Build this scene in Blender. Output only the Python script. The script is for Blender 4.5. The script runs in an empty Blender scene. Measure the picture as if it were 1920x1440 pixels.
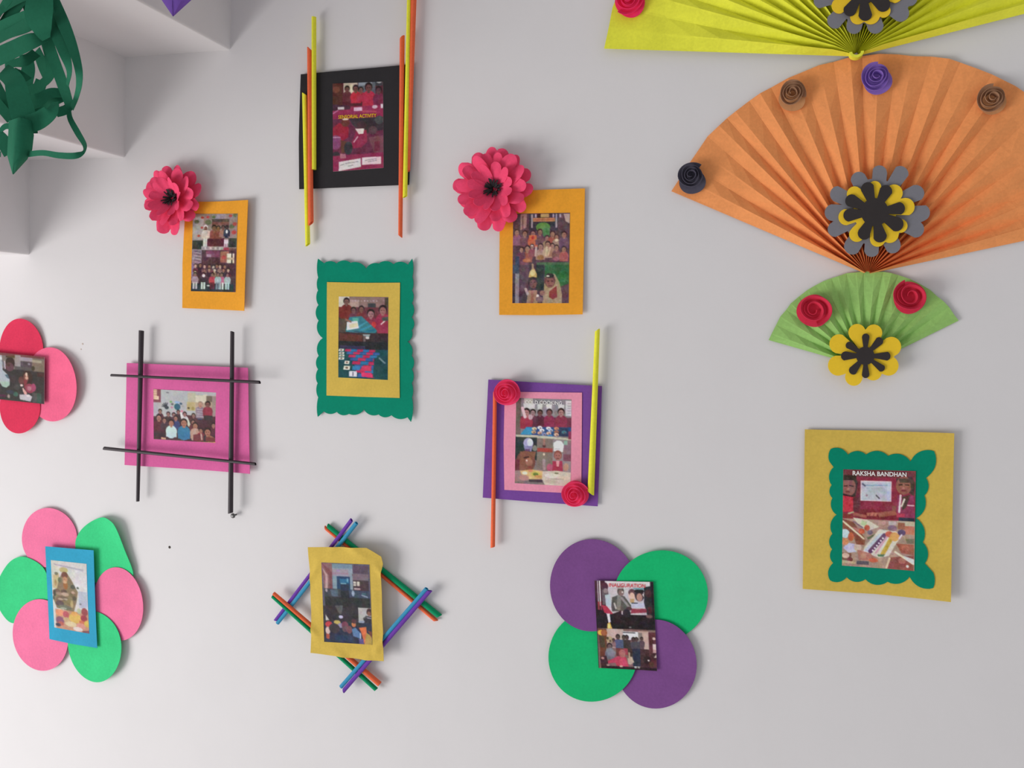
import bpy, math, random
import numpy as np
from mathutils import Matrix, Vector

sc = bpy.context.scene
COL = sc.collection
random.seed(7)

# ------------------------------------------------------------------ camera
IMW, IMH, FPX = 1920, 1440, 1543.7
YAW, PITCH, ROLL = 0.28974, -0.07185, 0.03741
CAM = np.array([0.0, -1.372, 1.5])
FWD = np.array([-math.sin(YAW) * math.cos(PITCH), math.cos(YAW) * math.cos(PITCH), math.sin(PITCH)])
_r = np.cross(FWD, [0, 0, 1.0]); _r /= np.linalg.norm(_r); _u = np.cross(_r, FWD)
RGT = math.cos(ROLL) * _r + math.sin(ROLL) * _u
UPV = -math.sin(ROLL) * _r + math.cos(ROLL) * _u
cam_d = bpy.data.cameras.new('camera'); cam = bpy.data.objects.new('camera', cam_d); COL.objects.link(cam)
cam_d.sensor_width = 36.0; cam_d.lens = FPX / IMW * 36.0; cam_d.clip_start = 0.02
cam.matrix_world = Matrix(((RGT[0], UPV[0], -FWD[0], CAM[0]), (RGT[1], UPV[1], -FWD[1], CAM[1]),
                           (RGT[2], UPV[2], -FWD[2], CAM[2]), (0, 0, 0, 1)))
sc.camera = cam

# ------------------------------------------------------------------ world, light, exposure
world = bpy.data.worlds.new('world'); sc.world = world; world.use_nodes = True
bg = world.node_tree.nodes['Background']
bg.inputs['Color'].default_value = (0.95, 0.97, 1.0, 1); bg.inputs['Strength'].default_value = 0.45
def area(name, loc, target, sx, sy, power, color):
    l = bpy.data.lights.new(name, 'AREA'); l.shape = 'RECTANGLE'; l.size = sx; l.size_y = sy
    l.energy = power; l.color = color
    o = bpy.data.objects.new(name, l); COL.objects.link(o); o.location = loc
    d = Vector(target) - Vector(loc); o.rotation_euler = d.to_track_quat('-Z', 'Y').to_euler()
    return o
# daylight of the stairwell window down to the left: the photograph's shade all falls up and to the right
area('window_left_offscreen', (-3.7, -2.5, -0.3), (-0.6, 0.0, 1.3), 2.1, 2.1, 112, (1.0, 0.985, 0.97))
sc.view_settings.view_transform = 'Standard'; sc.view_settings.look = 'None'
sc.view_settings.gamma = 1.0; sc.view_settings.use_curve_mapping = False
sc.view_settings.exposure = 0.0

# ------------------------------------------------------------------ materials
def lin1(c):
    c /= 255.0
    return c / 12.92 if c <= 0.04045 else ((c + 0.055) / 1.055) ** 2.4
def hexlin(h):
    return tuple(lin1(int(h[i:i + 2], 16)) for i in (0, 2, 4))
def alb(h, E=0.75):
    c = [v / E for v in hexlin(h)]; k = min(1.0, 0.95 / max(c))      # never more than the light that falls on it
    return tuple(0.5 * min(0.95, v) + 0.5 * v * k for v in c)
MATS = {}
def paper(key, hexcol, E=0.75, rough=0.8, spec=0.14, grain=0.06, bump=0.05, scale=260):
    """Coloured craft paper: fibre mottling and a fine tooth."""
    if key in MATS: return MATS[key]
    m = bpy.data.materials.new(key); m.use_nodes = True
    nt = m.node_tree; b = nt.nodes['Principled BSDF']
    c = alb(hexcol, E)
    tc = nt.nodes.new('ShaderNodeTexCoord')
    n1 = nt.nodes.new('ShaderNodeTexNoise'); n1.inputs['Scale'].default_value = scale; n1.inputs['Detail'].default_value = 3
    n2 = nt.nodes.new('ShaderNodeTexNoise'); n2.inputs['Scale'].default_value = 22; n2.inputs['Detail'].default_value = 2
    add = nt.nodes.new('ShaderNodeMath'); add.operation = 'ADD'
    mr = nt.nodes.new('ShaderNodeMapRange'); mr.inputs['From Min'].default_value = 0.6; mr.inputs['From Max'].default_value = 1.4
    mr.inputs['To Min'].default_value = 1 - grain * 1.6; mr.inputs['To Max'].default_value = 1 + grain * 1.6
    mul = nt.nodes.new('ShaderNodeVectorMath'); mul.operation = 'SCALE'
    mul.inputs[0].default_value = c
    nt.links.new(tc.outputs['Object'], n1.inputs['Vector']); nt.links.new(tc.outputs['Object'], n2.inputs['Vector'])
    nt.links.new(n1.outputs['Fac'], add.inputs[0]); nt.links.new(n2.outputs['Fac'], add.inputs[1])
    nt.links.new(add.outputs[0], mr.inputs['Value']); nt.links.new(mr.outputs[0], mul.inputs['Scale'])
    nt.links.new(mul.outputs[0], b.inputs['Base Color'])
    bp = nt.nodes.new('ShaderNodeBump'); bp.inputs['Strength'].default_value = bump; bp.inputs['Distance'].default_value = 0.002
    nt.links.new(n1.outputs['Fac'], bp.inputs['Height']); nt.links.new(bp.outputs[0], b.inputs['Normal'])
    b.inputs['Roughness'].default_value = rough; b.inputs['Specular IOR Level'].default_value = spec
    MATS[key] = m
    return m
def plaster(key, col, bump=0.25):
    m = bpy.data.materials.new(key); m.use_nodes = True
    nt = m.node_tree; b = nt.nodes['Principled BSDF']
    tc = nt.nodes.new('ShaderNodeTexCoord')
    n1 = nt.nodes.new('ShaderNodeTexNoise'); n1.inputs['Scale'].default_value = 7; n1.inputs['Detail'].default_value = 4
    n2 = nt.nodes.new('ShaderNodeTexNoise'); n2.inputs['Scale'].default_value = 160; n2.inputs['Detail'].default_value = 3
    ramp = nt.nodes.new('ShaderNodeMix'); ramp.data_type = 'RGBA'
    ramp.inputs['A'].default_value = (*[v * 0.97 for v in col], 1); ramp.inputs['B'].default_value = (*[min(1, v * 1.03) for v in col], 1)
    mx = nt.nodes.new('ShaderNodeMath'); mx.operation = 'MULTIPLY_ADD'; mx.inputs[1].default_value = 0.12
    for n in (n1, n2): nt.links.new(tc.outputs['Object'], n.inputs['Vector'])
    nt.links.new(n1.outputs['Fac'], ramp.inputs['Factor']); nt.links.new(ramp.outputs['Result'], b.inputs['Base Color'])
    nt.links.new(n2.outputs['Fac'], mx.inputs[0]); nt.links.new(n1.outputs['Fac'], mx.inputs[2])
    bp = nt.nodes.new('ShaderNodeBump'); bp.inputs['Strength'].default_value = bump; bp.inputs['Distance'].default_value = 0.004
    nt.links.new(mx.outputs[0], bp.inputs['Height']); nt.links.new(bp.outputs[0], b.inputs['Normal'])
    b.inputs['Roughness'].default_value = 0.6; b.inputs['Specular IOR Level'].default_value = 0.25
    return m
def print_mat():
    m = bpy.data.materials.new('photo_print'); m.use_nodes = True
    nt = m.node_tree; b = nt.nodes['Principled BSDF']
    a = nt.nodes.new('ShaderNodeVertexColor'); a.layer_name = 'ink'
    nt.links.new(a.outputs['Color'], b.inputs['Base Color'])
    b.inputs['Roughness'].default_value = 0.55; b.inputs['Specular IOR Level'].default_value = 0.16
    return m
M_PRINT = print_mat()
M_WALL = plaster('white_plaster', (0.795, 0.765, 0.77))
M_FLOOR = plaster('pale_floor', (0.78, 0.76, 0.74), 0.1)

# ------------------------------------------------------------------ geometry helpers
def W(px, py, h=0.0):
    """Point of the plane h metres in front of the wall that lies on the ray of a photograph pixel."""
    d = FWD * FPX + RGT * (px - IMW / 2) - UPV * (py - IMH / 2)
    return CAM + d * ((-h - CAM[1]) / d[1])
def mpp(px, py, h=0.0):
    return float(np.linalg.norm(W(px, py + 1, h) - W(px, py, h)))
def wave(x, z):
    """Shared gentle waviness of everything that is stuck flat to the wall (metres)."""
    return 0.0011 * (math.sin(19 * x + 4 * z + 1.0) * math.cos(16 * z - 6 * x) + 1)
def mesh_obj(name, V, F, mat, parent=None, smooth=True, org=(0, 0, 0)):
    me = bpy.data.meshes.new(name)
    V = np.asarray(V, float) - np.asarray(org, float)
    me.from_pydata(V.tolist(), [], F); me.validate()
    if smooth: me.polygons.foreach_set('use_smooth', [True] * len(me.polygons))
    me.materials.append(mat); me.update()
    o = bpy.data.objects.new(name, me); COL.objects.link(o)
    if parent is not None: o.parent = parent
    return o
class Thing:
    def __init__(self, name, label, cat, px, py, group=None):
        p = W(px, py, 0.0)
        self.org = (float(p[0]), 0.0, float(p[2]))
        o = bpy.data.objects.new(name, None); COL.objects.link(o); o.location = self.org
        o.empty_display_size = 0.05
        o['label'] = label; o['category'] = cat
        if group: o['group'] = group
        self.root = o
    def add(self, name, V, F, mat, parent=None, smooth=True):
        return mesh_obj(name, V, F, mat, parent or self.root, smooth, self.org)
def shell(P, th, closed_v=False):
    """Grid of points (nu,nv,3) -> thin solid; returns verts, faces."""
    P = np.asarray(P, float); nu, nv = P.shape[:2]
    du = np.gradient(P, axis=0); dv = np.gradient(P, axis=1)
    N = np.cross(du, dv); N /= np.maximum(np.linalg.norm(N, axis=2, keepdims=True), 1e-12)
    A = (P + N * th / 2).reshape(-1, 3); B = (P - N * th / 2).reshape(-1, 3)
    n = nu * nv; V = np.vstack([A, B]); F = []
    idx = lambda i, j: i * nv + j
    for i in range(nu - 1):
        for j in range(nv - 1):
            a, b, c, d = idx(i, j), idx(i + 1, j), idx(i + 1, j + 1), idx(i, j + 1)
            F.append((a, b, c, d)); F.append((n + d, n + c, n + b, n + a))
    def edge(lst):
        nonlocal V
        k = len(V); V = np.vstack([V, V[lst], V[[q + n for q in lst]]]); m = len(lst)
        for i in range(m - 1): F.append((k + i, k + i + 1, k + m + i + 1, k + m + i))
    edge([idx(i, 0) for i in range(nu)]); edge([idx(i, nv - 1) for i in range(nu)])
    edge([idx(0, j) for j in range(nv)]); edge([idx(nu - 1, j) for j in range(nv)])
    return V, F
def dense(pts, step=9.0):
    out = []
    n = len(pts)
    for i in range(n):
        a, b = np.array(pts[i], float), np.array(pts[(i + 1) % n], float)
        k = max(1, int(np.linalg.norm(b - a) / step))
        for j in range(k): out.append(tuple(a + (b - a) * j / k))
    return out
def sheet(t, name, outline, h, mat, th=0.0006, rings=7, bend=None, parent=None, center=None, mono=False):
    """Flat cut-out (star-shaped outline in photo pixels) at height h, following the shared waviness."""
    if mono:                                    # keep the outline visible from its middle (no undercut lobes)
        cx, cy = center; A = [math.atan2(y - cy, x - cx) for x, y in outline]; A = list(np.unwrap(A)); sg = 1 if A[-1] > A[0] else -1
        k0 = 0; out = [outline[0]]; cur = A[0]
        for (x, y), a in list(zip(outline, A))[1:]:
            cur = max(cur + 0.002, a) if sg > 0 else min(cur - 0.002, a)
            r = math.hypot(x - cx, y - cy); out.append((cx + r * math.cos(cur), cy + r * math.sin(cur)))
        outline = out
    P = np.array([W(x, y, h) for x, y in outline])
    c = P.mean(0) if center is None else W(center[0], center[1], h)
    n = len(P); V = [c.copy()]
    for j in range(1, rings + 1):
        for p in P: V.append(c + (p - c) * j / rings)
    V = np.array(V)
    for v in V:
        dh = wave(v[0], v[2]) + (bend(v[0] - c[0], v[2] - c[2]) if bend else 0)
        v[1] -= dh
    nf = len(V)
    B = V.copy(); V[:, 1] -= th
    F = []
    r = lambda j, i: 1 + (j - 1) * n + i % n
    for i in range(n):
        F.append((0, r(1, i), r(1, i + 1))); F.append((nf, nf + r(1, i + 1), nf + r(1, i)))
    for j in range(1, rings):
        for i in range(n):
            q = (r(j, i), r(j + 1, i), r(j + 1, i + 1), r(j, i + 1)); F.append(q)
            F.append(tuple(nf + k for k in reversed(q)))
    A = np.vstack([V, B]); k = len(A)
    rim = [r(rings, i) for i in range(n)]
    A = np.vstack([A, A[rim], A[[q + nf for q in rim]]])
    for i in range(n):
        F.append((k + i, k + n + i, k + n + (i + 1) % n, k + (i + 1) % n))
    o = t.add(name, A, F, mat, parent)
    return o
def ellipse(cx, cy, rx, ry, rot=0, n=64, wob=0.0, seed=0):
    rn = random.Random(seed); ph = rn.random() * 6.28; out = []
    c, s = math.cos(math.radians(rot)), math.sin(math.radians(rot))
    for i in range(n):
        a = 2 * math.pi * i / n; k = 1 + wob * math.sin(3 * a + ph)
        x, y = rx * k * math.cos(a), ry * k * math.sin(a)
        out.append((cx + c * x - s * y, cy + s * x + c * y))
    return out
def scallop(cusps, depth=0.3, n=8, guard=True):
    """Closed outline with a rounded scallop bulging outwards between successive cusps."""
    C = np.array(cusps, float); mid = C.mean(0); out = []
    for i in range(len(C)):
        a, b = C[i], C[(i + 1) % len(C)]
        d = b - a; L = np.linalg.norm(d); nrm = np.array([d[1], -d[0]]) / L
        if np.dot(nrm, (a + b) / 2 - mid) < 0: nrm = -nrm
        rad = (a + b) / 2 - mid; sn = abs(d[0] * rad[1] - d[1] * rad[0]) / (L * np.linalg.norm(rad))
        dp = depth * min(1.0, max(0.0, sn * 1.9 - 0.75))
        if not guard: dp = depth
        for k in range(n):
            s = k / n
            out.append(tuple(a + d * s + nrm * L * dp * math.sin(math.pi * s) ** 0.75))
    return out
def petals(cx, cy, tips, core, n=144):
    """Outline of a cut-out flower: union of rounded petals, tips = (x, y, half width)."""
    out = []
    for i in range(n):
        a = 2 * math.pi * i / n; d = np.array([math.cos(a), math.sin(a)]); r = core
        for (tx, ty, w) in tips:
            T = np.array([tx - cx, ty - cy]); L = np.linalg.norm(T); u = T / L
            x, y = d @ u, d @ np.array([-u[1], u[0]])
            if x <= 0: continue
            # round end circle
            cc = L - w; bq = x * cc; disc = bq * bq - (cc * cc - w * w)
            if disc > 0: r = max(r, bq + math.sqrt(disc))
        out.append((cx + d[0] * r, cy + d[1] * r))
    return out
def stick(t, a, b, h0, h1, r0, r1, mat, name='paper_stick', bow=0.0, seed=0, parent=None):
    """Rolled paper stick: hollow, with the rolled seam as a step in its section. r in photo pixels."""
    A, B = W(a[0], a[1], h0), W(b[0], b[1], h1)
    s0, s1 = r0 * mpp(*a), r1 * mpp(*b)
    ax = (B - A) / np.linalg.norm(B - A); u = np.cross(ax, [0, 1.0, 0]); u /= np.linalg.norm(u); v = np.cross(ax, u)
    rn = random.Random(seed); ph = rn.random() * 6.28; na = 14; ns = 8; V = []; F = []
    cut = rn.uniform(-0.9, 0.9)
    for i in range(ns + 1):
        s = i / ns; c = A + (B - A) * s + u * bow * math.sin(math.pi * s); R = s0 + (s1 - s0) * s
        sh = ax * (cut * R * 1.0 if i == 0 else (-cut * R if i == ns else 0))
        ring = []
        for k in range(na + 1):
            th = ph + 0.35 * s + 2 * math.pi * k / na; rr = R * (0.92 + 0.14 * k / na)
            ring.append(c + (u * math.cos(th) + v * math.sin(th)) * rr + sh * math.cos(th))
        for k in range(na, -1, -1):
            th = ph + 0.35 * s + 2 * math.pi * k / na; rr = R * (0.62 + 0.14 * k / na)
            ring.append(c + (u * math.cos(th) + v * math.sin(th)) * rr + sh * math.cos(th))
        V += ring
    m = 2 * (na + 1)
    for i in range(ns):
        for k in range(m):
            F.append((i * m + k, i * m + (k + 1) % m, (i + 1) * m + (k + 1) % m, (i + 1) * m + k))
    for k in range(na):
        q = (k, k + 1, m - 2 - k, m - 1 - k); F.append(tuple(reversed(q)))
        e = ns * m; F.append(tuple(e + w for w in q))
    o = t.add(name, V, F, mat, parent, smooth=False)
    me = o.data; sm = [True] * len(me.polygons)
    me.polygons.foreach_set('use_smooth', sm)
    if hasattr(me, 'set_sharp_from_angle'): me.set_sharp_from_angle(angle=math.radians(38))
    return o
def rose(t, px, py, h, rpx, mat, mat_base=None, H=0.022, turns=3.7, seed=0, off=(0, 0), cup=False):
    """Rolled spiral paper rose: a base disc and a coiled strip that climbs to the middle."""
    rn = random.Random(seed); R = rpx * mpp(px, py, h)
    base = sheet(t, 'paper_rose', ellipse(px + off[0], py + off[1], rpx, rpx * 0.98, 0, 40, 0.03, seed), h, mat_base or mat, 0.0008, 3)
    c = W(px, py, h); n = 120; P = []
    ph = rn.random() * 6.28
    for i in range(n):
        s = i / (n - 1); a = ph + 2 * math.pi * turns * s
        rr = R * (0.97 - 0.80 * s ** 0.9) * (1 + 0.05 * math.sin(2.3 * a + seed))
        zt = H * (0.25 + 0.75 * s ** 0.7) * (1 + 0.06 * math.sin(1.7 * a)); zb = 0.0015 + 0.35 * H * s
        if cup: zt, zb = H * (0.75 - 0.35 * s), 0.001
        row = []
        for q in range(4):
            f = q / 3; fl = 0.80 + 0.24 * f + 0.06 * f * f
            x = rr * fl * math.cos(a); z = rr * fl * math.sin(a); y = zb + (zt - zb) * f
            row.append(c + np.array([x, -y - 0.001 - wave(c[0], c[2]), z]))
        P.append(row)
    V, F = shell(P, 0.0007)
    t.add('spiral_petal', V, F, mat, base)
    return base

# ------------------------------------------------------------------ photo prints (flat ink on a fine grid)
class Paint:
    SS = 2
    def __init__(self, w, h, box, bgc, E):
        self.w, self.h, self.E = w, h, E; x0, y0, x1, y1 = box
        W2, H2 = w * self.SS, h * self.SS
        self.X, self.Y = np.meshgrid(x0 + (np.arange(W2) + .5) / W2 * (x1 - x0), y0 + (np.arange(H2) + .5) / H2 * (y1 - y0))
        self.im = np.zeros((H2, W2, 3)); self.im[:] = self.c(bgc)
    def c(self, h): return np.array([int(h[i:i + 2], 16) for i in (0, 2, 4)], float)
    def put(self, m, col): self.im[m] = self.c(col)
    def r(self, x0, y0, x1, y1, col): self.put((self.X >= x0) & (self.X < x1) & (self.Y >= y0) & (self.Y < y1), col)
    def e(self, cx, cy, rx, ry, col): self.put(((self.X - cx) / rx) ** 2 + ((self.Y - cy) / ry) ** 2 < 1, col)
    def p(self, pts, col):
        m = np.zeros(self.X.shape, bool); n = len(pts)
        for i in range(n):
            (xa, ya), (xb, yb) = pts[i], pts[(i + 1) % n]
            if ya == yb: continue
            cr = ((self.Y >= min(ya, yb)) & (self.Y < max(ya, yb)))
            m ^= cr & (self.X < xa + (self.Y - ya) * (xb - xa) / (yb - ya))
        self.put(m, col)
    def l(self, x0, y0, x1, y1, w, col):
        d = np.array([x1 - x0, y1 - y0], float); L2 = d @ d
        s = np.clip(((self.X - x0) * d[0] + (self.Y - y0) * d[1]) / L2, 0, 1)
        self.put((self.X - x0 - s * d[0]) ** 2 + (self.Y - y0 - s * d[1]) ** 2 < (w / 2) ** 2, col)
    def kid(self, x, y, s, shirt, skin='7d5248', hair='2a1d1e', wide=1.7, long=3.2):
        """Small seated or standing figure: shoulders, neck, face, hair."""
        self.e(x, y + s * 2.6, s * wide, s * long * 0.5 + s * 0.2, shirt)
        self.r(x - s * wide * 0.93, y + s * 2.5, x + s * wide * 0.93, y + s * long + s * 1.2, shirt)
        self.r(x - s * 0.35, y + s * 0.6, x + s * 0.35, y + s * 1.4, skin)
        self.e(x, y - s * 0.12, s * 0.95, s * 1.1, hair)
        self.e(x, y + s * 0.2, s * 0.74, s * 0.88, skin)
        self.r(x - s * 0.42, y + s * 0.02, x - s * 0.14, y + s * 0.16, hair)
        self.r(x + s * 0.14, y + s * 0.02, x + s * 0.42, y + s * 0.16, hair)
        self.r(x - s * 0.22, y + s * 0.62, x + s * 0.22, y + s * 0.74, '6b3034')
    def mottle(self, amp, seed):
        rn = np.random.RandomState(seed); H2, W2 = self.im.shape[:2]
        self.im += 0.9 * amp * np.repeat(np.repeat(rn.randn(H2 // 3 + 1, W2 // 3 + 1, 1), 3, 0), 3, 1)[:H2, :W2]
        for cell, a in ((5, amp * .6), (14, amp * .8)):
            g = rn.randn(H2 // cell + 2, W2 // cell + 2, 3) * [1, .8, .9]
            g += rn.randn(H2 // cell + 2, W2 // cell + 2, 1)
            yy = np.arange(H2) / cell; xx = np.arange(W2) / cell
            y0, x0 = yy.astype(int), xx.astype(int); fy, fx = (yy - y0)[:, None, None], (xx - x0)[None, :, None]
            self.im += a * ((g[y0][:, x0] * (1 - fx) + g[y0][:, x0 + 1] * fx) * (1 - fy) + (g[y0 + 1][:, x0] * (1 - fx) + g[y0 + 1][:, x0 + 1] * fx) * fy)
    def albedo(self):
        s = self.SS; a = np.clip(self.im, 0, 255).reshape(self.h, s, self.w, s, 3).mean((1, 3))
        k = np.pad(a, ((1, 1), (1, 1), (0, 0)), 'edge')
        a = 0.5 * a + 0.125 * (k[:-2, 1:-1] + k[2:, 1:-1] + k[1:-1, :-2] + k[1:-1, 2:])
        a = a.mean(2, keepdims=True) * 0.16 + a * 0.84
        a /= 255.0
        l = np.where(a <= 0.04045, a / 12.92, ((a + 0.055) / 1.055) ** 2.4) / self.E
        return np.clip(l, 0, 0.92)
def photo(t, quad, h, box, bgc, E, ops, seed=1, amp=5, bend=None):
    """quad: photo-pixel corners TL TR BR BL; ops(painter) draws in the coordinates of box."""
    q = np.array(quad, float)
    w = int(max(np.linalg.norm(q[1] - q[0]), np.linalg.norm(q[2] - q[3]))); hh = int(max(np.linalg.norm(q[3] - q[0]), np.linalg.norm(q[2] - q[1])))
    pt = Paint(w, hh, box, bgc, E); ops(pt); pt.mottle(amp, seed); a = pt.albedo()
    C = [W(x, y, h) for x, y in quad]
    u = (np.arange(w) / (w - 1))[None, :, None]; v = (np.arange(hh) / (hh - 1))[:, None, None]
    G = (C[0] * (1 - u) + C[1] * u) * (1 - v) + (C[3] * (1 - u) + C[2] * u) * v
    for i in range(hh):
        for j in range(w):
            p = G[i, j]; p[1] -= wave(p[0], p[2]) + (bend(j / (w - 1), i / (hh - 1)) if bend else 0)
    n = w * hh; V = G.reshape(-1, 3); I = np.arange(n).reshape(hh, w)
    F = np.stack([I[:-1, :-1], I[1:, :-1], I[1:, 1:], I[:-1, 1:]], -1).reshape(-1, 4).tolist()
    rim = np.concatenate([I[0, :-1], I[:-1, -1], I[-1, :0:-1], I[:0:-1, 0]]); m = len(rim)
    S0 = V[rim]; S1 = S0 + np.array([0, 0.0006, 0])
    V = np.vstack([V, S0, S1])
    for i in range(m): F.append((n + i, n + (i + 1) % m, n + m + (i + 1) % m, n + m + i))
    o = t.add('photo_print', V, F, M_PRINT)
    ca = o.data.color_attributes.new('ink', 'FLOAT_COLOR', 'POINT')
    cc = np.ones((len(V), 4)); cc[:n, :3] = a.reshape(-1, 3); cc[n:, :3] = 0.7
    ca.data.foreach_set('color', cc.astype(np.float32).ravel())
    return o
def lettering(t, parent, text, x0, y0, x1, y1, cap, mat, h, bold=0.012):
    """Printed words: baseline from pixel (x0,y0) to (x1,y1), capital height cap pixels."""
    cu = bpy.data.curves.new('lettering', 'FONT'); cu.body = text; cu.size = 1.0; cu.offset = bold; cu.resolution_u = 3
    ob = bpy.data.objects.new('lettering', cu); COL.objects.link(ob)
    bpy.context.view_layer.update()
    me = bpy.data.meshes.new_from_object(ob.evaluated_get(bpy.context.evaluated_depsgraph_get()))
    V = np.array([v.co[:] for v in me.vertices]); F = [tuple(p.vertices) for p in me.polygons]
    bpy.data.objects.remove(ob); bpy.data.meshes.remove(me)
    xm, xM = V[:, 0].min(), V[:, 0].max(); ch = V[:, 1].max()
    out = []
    for v in V:
        s = (v[0] - xm) / (xM - xm); p = W(x0 + (x1 - x0) * s, y0 + (y1 - y0) * s - v[1] / ch * cap, h)
        p[1] -= wave(p[0], p[2]) + 0.0004; out.append(p)
    t.add('lettering', out, F, mat, parent, smooth=False)

# ================================================================== the setting
def box_mesh(x0, x1, y0, y1, z0, z1):
    V = [(x, y, z) for x in (x0, x1) for y in (y0, y1) for z in (z0, z1)]
    F = [(0, 1, 3, 2), (4, 6, 7, 5), (0, 4, 5, 1), (2, 3, 7, 6), (0, 2, 6, 4), (1, 5, 7, 3)]
    return V, F
def struct(o):
    o['kind'] = 'structure'; return o
wall = struct(mesh_obj('wall_back', *box_mesh(-4.2, 3.2, 0.0, 0.15, -2.0, 3.4), M_WALL, smooth=False))
wall['label'] = 'white plastered wall carrying the paper craft display'
floor = struct(mesh_obj('floor', *box_mesh(-5.2, 3.2, -5.0, 0.15, -2.1, -2.0), M_FLOOR, smooth=False))
floor['label'] = 'pale floor below the display wall'
for (px, py, r) in ((318, 1026, 2.6), (155, 645, 2.0), (152, 655, 1.5)):
    c = W(px, py, 0.0); rr = r * mpp(px, py); n = 10
    V = [c + np.array([0, -0.0012, 0])] + [c + np.array([rr * math.cos(6.283 * i / n), -0.0002, rr * math.sin(6.283 * i / n)]) for i in range(n)]
    mk = mesh_obj('nail_hole', V, [(0, 1 + i, 1 + (i + 1) % n) for i in range(n)],
                  paper('hole_dark' if r > 2.3 else 'hole_faint', '4a423f' if r > 2.3 else 'd4c4bc', 1.0), wall)

# underside of a staircase: stepped soffit, every step its own block
stair = bpy.data.objects.new('staircase', None); COL.objects.link(stair); stair.location = (-1.2, -0.6, 1.8)
stair['kind'] = 'structure'; stair['label'] = 'stepped white underside of a staircase against the wall'
TR, RI, X0, Z0 = 0.2415, 0.195, -0.989, 1.998
for k in range(-3, 3):
    xr, zb = X0 - k * TR, Z0 - k * RI
    x0, x1, y0, y1, z0, z1 = xr - TR - 0.03, xr, -1.25, 0.03, zb, zb + RI + 0.06
    V, F = box_mesh(x0, x1, y0, y1, z0, z1)
    o = mesh_obj('step', V, F, M_WALL, stair, False, stair.location)
    bv = o.modifiers.new('edge', 'BEVEL'); bv.width = 0.004; bv.segments = 3; bv.limit_method = 'ANGLE'

# ================================================================== colours (as seen, with the light that falls there)
C_PINKHOT = paper('hot_pink_paper', 'ea4468', 0.6)
C_ORANGE_CARD = paper('marigold_card', 'f0962e', 0.64)
C_BLACK = paper('black_card', '2c2a2c', 0.75, grain=0.04)
C_BLACKSTICK = paper('black_paper_stick', '352d32', 0.85, rough=0.5, spec=0.4)
C_LIME = paper('fluorescent_yellow_paper', 'cfcc3a', 0.66)
C_NEON = paper('fluorescent_orange_paper', 'ff6642', 0.62)
C_TEAL = paper('teal_green_card', '007c62', 0.75)
C_MUSTARD = paper('mustard_yellow_paper', 'ba9e48', 0.66)
C_PINKCARD = paper('magenta_pink_paper', 'd4639c', 0.85)
C_PURPLE = paper('purple_card', '6a4088', 0.66)
C_PURPLE2 = paper('violet_paper', '6c4278', 0.66)
C_ROSEPINK = paper('rose_pink_paper', 'dd8ba2', 0.70)
C_GREEN = paper('bright_green_paper', '14a866', 0.72)
C_MINT = paper('mint_green_paper', '3fd388', 0.98)
C_BUBBLE = paper('bubblegum_pink_paper', 'ff7ca6', 0.88)
C_CORAL = paper('coral_pink_paper', 'fb6a90', 0.9)
C_RED = paper('crimson_paper', 'e0385a', 0.98)
C_SKY = paper('sky_blue_paper', '36a3c8', 0.98)
C_BLUESTK = paper('blue_paper_stick', '3f8fb4', 0.80)
C_PURSTK = paper('purple_paper_stick', '6d3fa0', 0.80)
C_GRNSTK = paper('green_paper_stick', '0f8a5c', 0.80)
C_FANY = paper('yellow_crepe', 'bcbc38', 0.58, bump=0.12)
C_FANO = paper('orange_crepe', 'f08450', 0.5, bump=0.12)
C_FANG = paper('green_crepe', '7fa45c', 0.6, bump=0.12)
C_GREYFOAM = paper('grey_foam', '66656b', 0.58, grain=0.03)
C_YELFOAM = paper('yellow_foam', 'c8a428', 0.58, grain=0.03)
C_BLKFOAM = paper('black_foam', '2d2929', 0.58, grain=0.03)
C_ROSE_RED = paper('red_rose_paper', 'aa2a40', 0.55)
C_ROSE_PINK = paper('pink_rose_paper', 'e53c66', 0.62)
C_ROSE_CRIM = paper('crimson_rose_paper', 'c42a55', 0.58)
C_ROSE_BRN = paper('brown_rose_paper', '80604a', 0.52)
C_ROSE_PUR = paper('purple_rose_paper', '6c5292', 0.52)
C_ROSE_NAVY = paper('charcoal_rose_paper', '45424e', 0.62)
C_VELLUM = paper('rose_base_paper', 'a5754f', 0.58)
C_LANTERN = paper('dark_green_paper', '1d5a43', 0.62)
C_LANTERN_P = paper('purple_lantern_paper', '6a4a9c', 0.70)
C_WHITEINK = paper('white_ink', 'e8e4e0', 0.72, grain=0.0)
C_YELLOWINK = paper('yellow_ink', 'd2b01c', 0.75, grain=0.0)
C_REDINK = paper('red_ink', 'b8404a', 0.66, grain=0.0)
C_GREYINK = paper('grey_ink', '8a8a90', 0.9, grain=0.0)
C_THREAD = paper('white_thread', 'd8d8d4', 0.8)

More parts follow.
